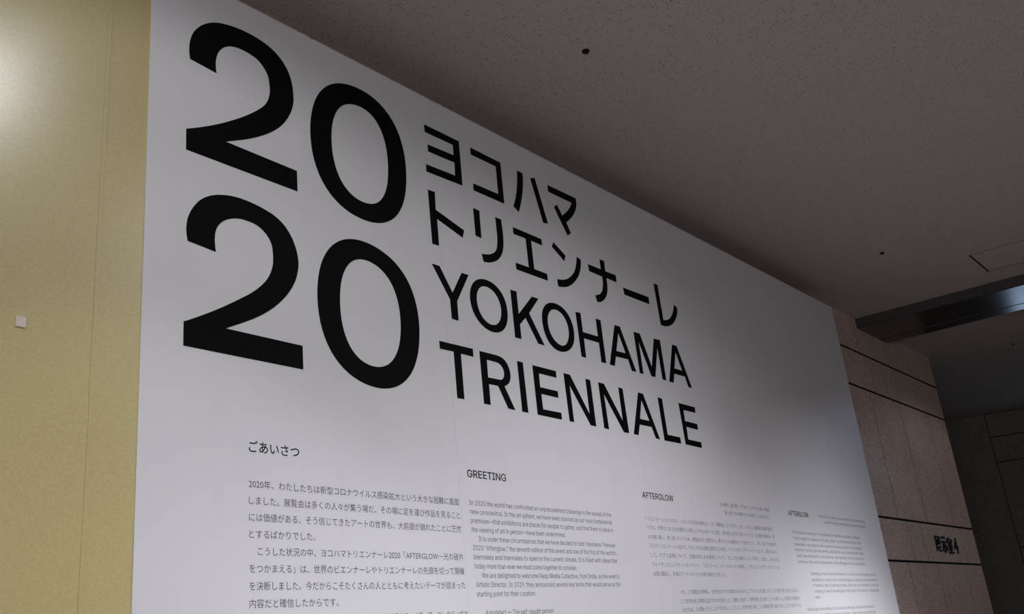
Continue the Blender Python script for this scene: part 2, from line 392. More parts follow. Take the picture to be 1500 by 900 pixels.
def text_mesh(s, weight=0.0, res=3):
    cu = bpy.data.curves.new('text', 'FONT'); cu.body = s; cu.size = 1.0; cu.resolution_u = res; cu.offset = weight
    tmp = bpy.data.objects.new('text', cu); C.objects.link(tmp)
    bpy.context.view_layer.update()
    me = bpy.data.meshes.new_from_object(tmp.evaluated_get(bpy.context.evaluated_depsgraph_get()))
    bpy.data.objects.remove(tmp); bpy.data.curves.remove(cu)
    return me
_glyphs = {}
def sans_glyph(ch):
    """triangles of one letter from its outlines in SANS (thousandths of an em); a point is ink where the outlines wind round it"""
    if ch in _glyphs: return _glyphs[ch]
    loops = [[tuple(map(float, q.split(','))) for q in lp.split()] for lp in SANS[ch][1].replace('|', ';').split(';')] if SANS[ch][1] else []
    def wind(p, l):
        w = 0
        for i in range(len(l)):
            (x0, y0), (x1, y1) = l[i - 1], l[i]
            side = (x1 - x0)*(p[1] - y0) - (p[0] - x0)*(y1 - y0)
            if y0 <= p[1] < y1 and side > 0: w += 1
            elif y1 <= p[1] < y0 and side < 0: w -= 1
        return w
    turned = []
    for i, l in enumerate(loops):
        area2 = sum(l[k - 1][0]*l[k][1] - l[k][0]*l[k - 1][1] for k in range(len(l)))
        hole = any(j != i and all(wind(p, m) for p in l) for j, m in enumerate(loops))
        turned.append(l[::-1] if (area2 > 0) == hole else l)
    co, ed = [], []
    for l in turned:
        n0 = len(co); co += [Vector(p) for p in l]; ed += [(n0 + k, n0 + (k + 1) % len(l)) for k in range(len(l))]
    res = ([], [])
    if co:
        vs, _, fs, *_ = delaunay_2d_cdt(co, ed, [], 0, 1e-4)
        keep = [f for f in fs if sum(wind(tuple(sum((vs[k] for k in f), Vector((0, 0)))/len(f)), l) for l in turned) != 0]
        res = ([(v.x*1.37e-3, v.y*1.37e-3) for v in vs], [tuple(f) for f in keep])
    _glyphs[ch] = res
    return res
def sans_mesh(s, weight=0.0):
    """a line set in a plain grotesque; weight thickens the strokes"""
    vs, fs, x = [], [], 0.0
    for ch in s:
        gv, gf = sans_glyph(ch)
        for dx, dy in (((-weight, 0), (weight, 0), (0, -weight), (0, weight)) if weight else ((0, 0),)):
            n0 = len(vs); vs += [(x + a + dx, b_ + dy, 0.0) for a, b_ in gv]; fs += [tuple(n0 + k for k in f) for f in gf]
        x += SANS[ch][0]*1.37e-3
    me = bpy.data.meshes.new('text'); me.from_pydata(vs, [], fs); me.update()
    return me
def text(name, s, x0, x1, zc, em, mid, m, weight=0.0, fixed=None, parent=None, yface=Y0, sy=None):
    """one line of print: left edge x0, right edge x1 (or natural width), letters of size em centred (their height mid of an em) on zc"""
    me = sans_mesh(s, weight) if all(c in SANS for c in s) else text_mesh(s, weight)
    xs = [v.co.x for v in me.vertices]; a, b_ = min(xs), max(xs)
    k = (x1 - x0)/(b_ - a) if x1 is not None else fixed
    for v in me.vertices:
        v.co = Vector((x0 + (v.co.x - a)*k, zc + (v.co.y - mid)*em, 0.0))
    return k, place(name, me, m, 0.0002, None, parent, yface)

SANS = {
    ' ': (188, ''),
    ',': (188, '38,-119 68,71 137,71 84,-119'),
    '-': (453, '337,244 337,188 114,188 114,244'),
    '.': (188, '95,-4 78,-1 63,9 53,24 50,41 53,59 63,73 78,83 95,87 113,83 128,73 138,59 141,41 138,24 128,9 113,-1'),
    '0': (453, '227,-7 174,1 130,24 95,62 69,113 53,178 48,254 53,330 69,395 95,447 130,484 174,508 227,516 279,508 323,484 358,447 384,395 400,330 405,254 400,178 384,113 359,62 323,24 279,1;227,50 261,56 290,74 313,103 330,144 340,194 344,254 340,314 330,365 313,405 290,435 261,453 227,460 192,453 163,435 140,405 123,365 113,314 109,254 113,194 123,144 140,103 163,74 192,56'),
    '1': (453, '76,0 76,55 391,55 391,0|276,509 276,0 212,0 212,448 209,448 86,358 86,427 198,509'),
    '2': (453, '64,0 64,47 234,229 261,257 282,282 299,305 311,327 318,348 320,371 317,397 308,419 293,436 273,449 250,457 224,460 196,457 172,447 153,433 139,413 130,390 127,362 66,362 71,405 86,442 111,473 143,496 182,511 225,516 268,511 306,497 337,474 361,445 376,411 381,372 378,345 371,318 357,290 336,259 306,223 267,180 153,60 153,57 389,57 389,0'),
    '9': (453, '226,516 271,510 310,494 343,468 368,434 384,393 389,347 385,309 373,270 350,224 315,168 200,0 130,0 301,248 307,248 299,234 287,221 273,210 257,202 238,196 218,195 175,199 137,214 106,237 83,269 68,307 64,352 69,397 85,436 110,469 143,494 182,510;226,460 199,457 174,446 154,429 138,407 129,381 125,352 129,322 138,295 154,274 174,257 199,247 226,243 254,247 279,257 299,273 314,295 324,321 327,350 324,381 314,407 299,429 279,446 254,457'),
    ':': (188, '95,-4 78,-1 63,9 53,24 50,41 53,59 63,73 78,83 95,87 113,83 128,73 138,59 141,41 138,24 128,9 113,-1|95,271 78,274 63,284 53,299 50,316 53,334 63,349 78,359 95,362 113,359 128,349 138,334 141,316 138,299 128,284 113,274'),
    'A': (480, '16,0 201,509 276,509 463,0 395,0 287,302 276,334 264,372 250,420 232,478 245,478 228,419 213,371 201,333 191,302 85,0;110,142 110,199 370,199 370,142'),
    'C': (510, '267,-7 205,1 150,25 104,63 70,115 48,179 40,254 48,329 70,393 104,445 150,484 205,508 267,516 305,513 340,504 373,490 402,471 427,447 448,418 463,385 473,348 408,348 401,373 389,395 375,413 357,428 337,440 315,449 292,454 267,456 223,450 184,432 150,403 125,364 109,314 103,254 109,194 125,145 151,105 184,76 223,59 267,53 292,55 315,60 337,69 357,81 375,96 389,114 401,136 408,160 473,160 463,124 448,91 428,62 402,38 373,19 341,5 305,-4'),
    'D': (502, '219,0 96,0 96,57 215,57 272,63 318,81 354,110 379,149 394,198 399,255 394,312 379,361 354,399 320,428 275,446 221,452 93,452 93,509 225,509 294,501 353,478 399,441 433,391 455,329 462,255 455,181 433,119 398,68 351,31 291,8|125,509 125,0 60,0 60,509'),
    'E': (419, '60,0 60,509 372,509 372,452 125,452 125,286 355,286 355,229 125,229 125,57 375,57 375,0'),
    'F': (410, '60,0 60,509 369,509 369,452 125,452 125,278 346,278 346,221 125,221 125,0'),
    'G': (520, '269,-7 205,1 149,25 104,64 69,116 47,179 40,254 47,329 69,393 103,445 149,484 203,508 265,516 304,513 340,504 374,489 403,469 429,445 449,416 465,384 474,349 408,349 399,372 387,393 373,411 356,427 337,439 315,448 291,454 265,456 222,450 183,432 150,404 125,364 109,314 103,254 109,194 125,145 151,105 184,76 224,59 269,53 309,57 345,71 374,93 396,123 410,160 415,202 434,199 283,199 283,256 478,256 478,200 471,141 451,91 419,50 377,19 326,0'),
    'H': (517, '60,0 60,509 125,509 125,289 392,289 392,509 457,509 457,0 392,0 392,232 125,232 125,0'),
    'I': (300, '31,0 31,57 118,57 118,452 31,452 31,509 269,509 269,452 183,452 183,57 269,57 269,0'),
    'L': (393, '60,0 60,509 125,509 125,57 361,57 361,0'),
    'M': (628, '60,0 60,509 152,509 277,187 282,174 287,159 293,141 299,123 305,103 311,84 317,65 322,49 307,49 312,65 318,83 324,102 330,121 336,140 342,158 348,174 352,187 476,509 568,509 568,0 504,0 504,291 504,308 504,327 505,347 505,369 506,391 506,413 507,435 507,457 513,457 505,433 498,409 490,386 482,363 474,341 467,322 461,305 456,291 342,0 286,0 170,291 165,304 159,321 152,340 145,361 137,384 129,408 121,432 112,457 119,457 119,437 120,416 120,394 121,372 121,350 122,328 122,309 122,291 122,0'),
    'N': (523, '60,0 60,509 136,509 343,183 352,169 363,151 375,130 388,107 401,82 414,55 405,54 402,81 401,108 400,134 399,157 399,178 399,195 399,509 463,509 463,0 387,0 202,290 190,310 177,331 164,354 148,381 130,413 108,452 119,454 121,417 122,384 123,354 124,328 125,307 125,291 125,0'),
    'O': (533, '267,-7 205,1 150,25 105,63 70,115 48,179 40,254 48,329 70,393 105,445 150,484 205,508 267,516 329,508 384,484 429,445 464,393 486,329 493,254 486,179 464,115 429,63 384,25 329,1;267,53 310,59 349,76 383,105 408,144 425,194 430,254 425,314 408,365 383,404 349,433 310,450 267,456 223,450 184,433 151,404 125,364 109,314 103,254 109,194 125,144 151,105 184,76 223,59'),
    'R': (449, '60,0 60,509 236,509 290,504 333,489 367,465 390,433 405,395 409,352 405,309 390,271 367,240 333,217 289,203 236,198 96,198 96,255 234,255 269,258 298,267 319,281 334,300 342,324 345,352 342,380 334,405 319,425 298,440 269,449 233,452 125,452 125,0|353,0 230,229 303,229 428,0'),
    'T': (449, '32,452 32,509 417,509 417,452 257,452 257,0 193,0 193,452'),
    'W': (686, '155,0 16,509 82,509 163,196 170,171 175,145 181,120 187,94 192,67 197,40 189,40 194,67 200,94 205,120 211,145 218,171 224,196 306,509 380,509 462,196 468,171 474,145 480,120 486,94 492,67 497,40 488,40 493,67 499,94 504,120 510,145 517,171 523,196 603,509 670,509 530,0 455,0 368,323 359,356 351,391 344,431 336,475 350,475 342,433 335,395 327,359 318,323 230,0'),
    'Y': (472, '203,0 203,208 16,509 91,509 192,344 208,318 222,292 236,264 250,230 224,230 237,265 251,293 265,318 280,344 381,509 455,509 268,208 268,0'),
    '_': (319, '319,0 319,-56 0,-56 0,0'),
    'a': (389, '160,-9 126,-5 94,5 68,22 48,45 35,73 30,108 34,138 43,161 58,179 78,193 100,203 125,211 152,216 178,220 209,224 234,227 252,230 265,235 273,243 276,255 276,257 273,279 267,297 256,311 240,322 220,329 196,331 171,329 149,322 132,313 118,301 107,288 100,274 41,291 57,322 79,346 104,364 133,375 163,382 194,384 215,383 239,379 263,372 286,360 306,343 322,320 333,290 337,251 337,0 277,0 277,52 272,52 264,38 252,25 236,12 215,1 190,-6;170,45 202,49 228,59 248,74 263,93 272,115 276,138 276,190 270,186 259,182 246,179 231,176 216,173 200,171 186,169 175,168 154,164 134,159 117,150 103,139 95,124 92,105 94,87 102,72 114,61 130,52 149,47'),
    'b': (424, '229,-8 198,-5 172,4 153,17 138,31 127,46 118,59 112,59 112,0 53,0 53,509 114,509 114,319 118,319 127,331 137,346 152,360 171,373 197,381 229,384 274,378 313,361 345,332 370,293 385,245 390,189 385,133 370,84 346,45 313,16 274,-2;220,47 253,51 279,66 301,88 316,117 325,151 328,189 325,227 316,261 301,290 280,311 253,325 220,330 188,325 161,312 140,291 125,263 116,229 113,189 116,150 125,115 140,86 162,65 188,51'),
    'c': (396, '207,-8 159,-2 117,16 82,46 56,85 40,133 34,187 40,243 56,291 82,330 117,360 159,378 207,384 234,383 260,377 284,368 305,356 324,341 340,322 353,301 362,277 303,262 298,276 290,289 281,301 270,311 257,319 242,325 226,329 207,330 173,325 145,310 124,287 108,258 99,224 96,187 99,151 108,117 124,89 145,66 173,51 207,46 226,48 243,52 258,58 271,66 282,76 292,89 299,102 304,117 363,102 354,78 341,56 325,37 306,21 285,9 261,-1 235,-6'),
    'd': (424, '195,-8 151,-2 111,16 79,45 55,84 39,133 34,189 39,245 55,293 79,332 112,361 151,378 196,384 228,381 253,373 272,360 287,346 298,331 306,319 311,319 311,509 372,509 372,0 313,0 313,59 307,59 298,46 287,31 272,17 252,4 227,-5;205,47 236,51 263,65 284,86 299,115 309,150 312,189 309,229 300,263 284,291 263,312 237,325 205,330 172,325 145,311 124,290 108,261 99,227 96,189 99,151 109,117 124,88 145,66 172,51'),
    'e': (404, '212,-8 161,-2 117,16 82,46 56,85 40,132 34,187 39,242 55,290 81,329 115,359 157,378 205,384 236,382 266,374 294,361 319,341 341,315 357,282 368,242 371,194 371,169 75,169 75,221 338,221 310,202 307,237 298,269 283,294 263,314 237,326 205,330 173,326 146,313 125,294 109,270 99,241 96,211 96,178 100,139 110,106 128,80 151,61 179,50 212,46 234,48 254,53 271,61 285,73 297,88 306,105 365,91 353,63 335,39 311,19 283,4 249,-5'),
    'f': (254, '228,379 228,327 6,327 6,379|81,0 81,432 84,461 96,486 113,505 135,519 161,527 187,530 207,529 222,527 234,524 243,521 227,468 222,470 215,472 206,473 195,474 171,470 154,460 145,443 142,419 142,0'),
    'g': (425, '207,-151 168,-148 134,-140 105,-127 82,-110 64,-91 51,-69 101,-41 110,-53 122,-66 136,-78 154,-88 178,-95 207,-97 249,-92 282,-75 304,-47 311,-6 311,68 306,68 298,56 287,41 272,28 252,16 227,8 195,5 152,10 113,27 80,53 55,90 39,136 34,191 39,246 55,293 80,332 112,361 152,378 196,384 228,382 253,373 273,360 288,346 299,331 308,319 313,319 313,379 372,379 372,-9 367,-54 350,-90 324,-117 291,-136 251,-147;205,59 237,63 264,75 285,95 300,121 309,154 312,193 309,231 300,264 285,291 264,312 237,325 205,330 172,325 145,312 124,290 109,262 99,229 96,193 99,155 109,123 124,96 145,76 172,63'),
    'h': (410, '114,227 114,0 53,0 53,509 114,509 114,287 102,287 124,332 152,362 187,379 227,384 264,380 295,369 321,349 341,321 353,285 357,240 357,0 296,0 296,235 290,275 273,304 246,323 210,329 184,326 161,317 141,303 126,283 117,257'),
    'i': (167, '53,0 53,379 114,379 114,0|84,443 67,446 54,455 44,468 41,483 44,499 54,512 67,521 84,524 100,521 114,512 123,499 126,483 123,468 114,455 100,446'),
    'j': (167, '53,379 114,379 114,-30 111,-63 102,-90 86,-113 65,-129 37,-139 4,-143 -10,-143 -10,-87 2,-87 25,-83 40,-72 50,-54 53,-29|83,443 67,446 53,455 44,468 41,483 44,499 53,512 67,521 83,524 100,521 114,512 123,499 126,483 123,468 114,455 100,446'),
    'k': (381, '110,137 110,212 121,212 284,379 360,379 184,199 177,199|53,0 53,509 114,509 114,0|294,0 148,186 191,229 372,0'),
    'l': (189, '139,-2 101,3 74,20 58,47 53,84 53,509 114,509 114,99 115,77 120,62 130,54 146,52 154,52 160,53 165,53 170,54 181,3 172,1 162,-1 151,-2'),
    'm': (610, '53,0 53,379 112,379 112,295 108,295 118,323 132,346 151,363 172,376 195,384 219,386 257,380 287,361 309,331 321,295 312,295 322,321 337,343 357,361 381,375 407,383 437,386 468,383 497,372 522,354 541,328 553,296 557,255 557,0 496,0 496,254 490,289 473,313 447,326 419,330 395,328 374,320 358,307 345,290 338,270 335,247 335,0 274,0 274,260 269,288 253,311 229,326 199,330 178,328 158,320 140,307 126,289 117,266 114,238 114,0'),
    'n': (410, '114,227 114,0 53,0 53,379 112,379 112,287 102,287 124,332 152,362 187,379 227,384 264,380 295,369 321,349 341,321 353,285 357,240 357,0 296,0 296,235 290,275 273,304 246,323 210,329 184,326 161,317 141,303 126,283 117,257'),
    'o': (415, '207,-8 159,-2 117,16 82,46 56,85 40,133 34,187 40,243 56,291 82,330 117,360 159,378 207,384 256,378 299,360 333,330 359,291 376,243 381,187 376,133 359,85 333,46 299,16 256,-2;207,46 242,51 270,66 292,89 307,117 316,151 319,187 316,224 307,258 292,287 270,310 242,325 207,330 173,325 145,310 124,287 108,258 99,224 96,187 99,151 108,117 124,89 145,66 173,51'),
    'p': (424, '53,-143 53,379 112,379 112,319 118,319 126,331 137,346 152,360 171,373 197,381 229,384 274,378 313,361 345,332 370,293 385,245 390,189 385,133 370,84 346,45 313,16 274,-2 229,-8 198,-5 173,4 153,17 138,31 127,46 118,59 114,59 114,-143;220,47 253,51 279,66 301,88 316,117 325,151 328,189 325,227 316,261 301,290 280,311 253,325 220,330 188,325 161,312 140,291 125,263 116,229 113,189 116,150 125,115 140,86 162,65 188,51'),
    'q': (424, '372,-143 311,-143 311,59 306,59 298,46 287,31 272,17 252,4 227,-5 195,-8 151,-2 111,16 79,45 55,84 39,133 34,189 39,245 55,293 79,332 112,361 151,378 196,384 228,381 253,373 272,360 287,346 298,331 307,319 313,319 313,379 372,379;205,47 236,51 263,65 284,86 299,115 309,150 312,189 309,229 300,263 284,291 263,312 237,325 205,330 172,325 145,311 124,290 108,261 99,227 96,189 99,151 109,117 124,88 145,66 172,51'),
    'r': (259, '53,0 53,379 112,379 112,321 115,321 130,347 152,367 181,380 213,385 221,385 229,384 237,384 243,384 243,322 239,323 230,324 219,325 207,326 182,323 159,315 140,301 126,284 117,262 114,237 114,0'),
    's': (365, '182,-8 145,-5 112,3 84,18 62,38 45,63 36,94 94,107 105,79 124,60 150,49 181,45 217,50 244,62 262,81 268,103 265,121 254,136 237,147 212,155 149,170 104,186 72,208 53,237 47,274 51,305 65,332 87,354 115,370 149,381 187,384 223,381 254,372 279,358 299,339 314,316 324,290 268,277 258,298 243,316 219,328 187,333 156,329 131,317 114,299 109,277 112,258 124,243 144,232 172,223 229,209 275,194 306,171 325,142 331,107 326,75 312,47 290,24 260,6 223,-5'),
    't': (227, '204,379 204,327 6,327 6,379|65,471 126,471 126,98 128,76 136,61 150,53 170,50 177,50 185,51 194,52 202,54 213,2 203,-1 192,-3 180,-4 168,-4 125,2 92,21 72,52 65,93'),
    'u': (410, '182,-5 146,-1 115,11 89,31 69,59 57,95 53,139 53,379 114,379 114,144 119,105 137,75 164,56 200,50 226,53 249,62 268,77 283,97 293,122 296,153 296,379 357,379 357,0 298,0 298,92 307,92 286,47 257,17 222,0'),
    'v': (389, '163,0 17,379 84,379 165,155 177,121 187,87 196,53 206,21 184,21 194,53 203,87 213,121 224,155 305,379 371,379 226,0'),
    'w': (567, '138,0 23,379 87,379 170,75 252,379 316,379 397,75 480,379 545,379 429,0 368,0 284,290 199,0'),
    'x': (379, '21,0 171,218 171,171 29,379 100,379 147,306 164,279 179,253 193,229 207,206 175,206 190,229 202,253 216,279 233,306 282,379 352,379 209,169 209,214 358,0 287,0 231,85 214,112 200,136 187,159 173,182 205,182 191,159 178,136 165,112 148,85 91,0'),
    'y': (389, '47,-139 61,-86 71,-87 88,-90 104,-89 118,-84 130,-74 141,-58 151,-36 163,-1 17,379 84,379 165,155 177,121 187,87 196,53 206,21 184,21 193,53 202,87 212,121 224,155 305,379 371,379 204,-58 191,-85 177,-107 159,-124 139,-136 117,-143 91,-145 77,-145 65,-143 54,-141'),
    '—': (699, '699,244 699,188 0,188 0,244'),
    '’': (177, '52,318 82,509 151,509 98,318'),
    '“': (300, '52,318 104,509 151,509 121,318|175,318 228,509 274,509 244,318'),
    '”': (300, '52,318 82,509 151,509 98,318|175,318 205,509 274,509 222,318'),
}

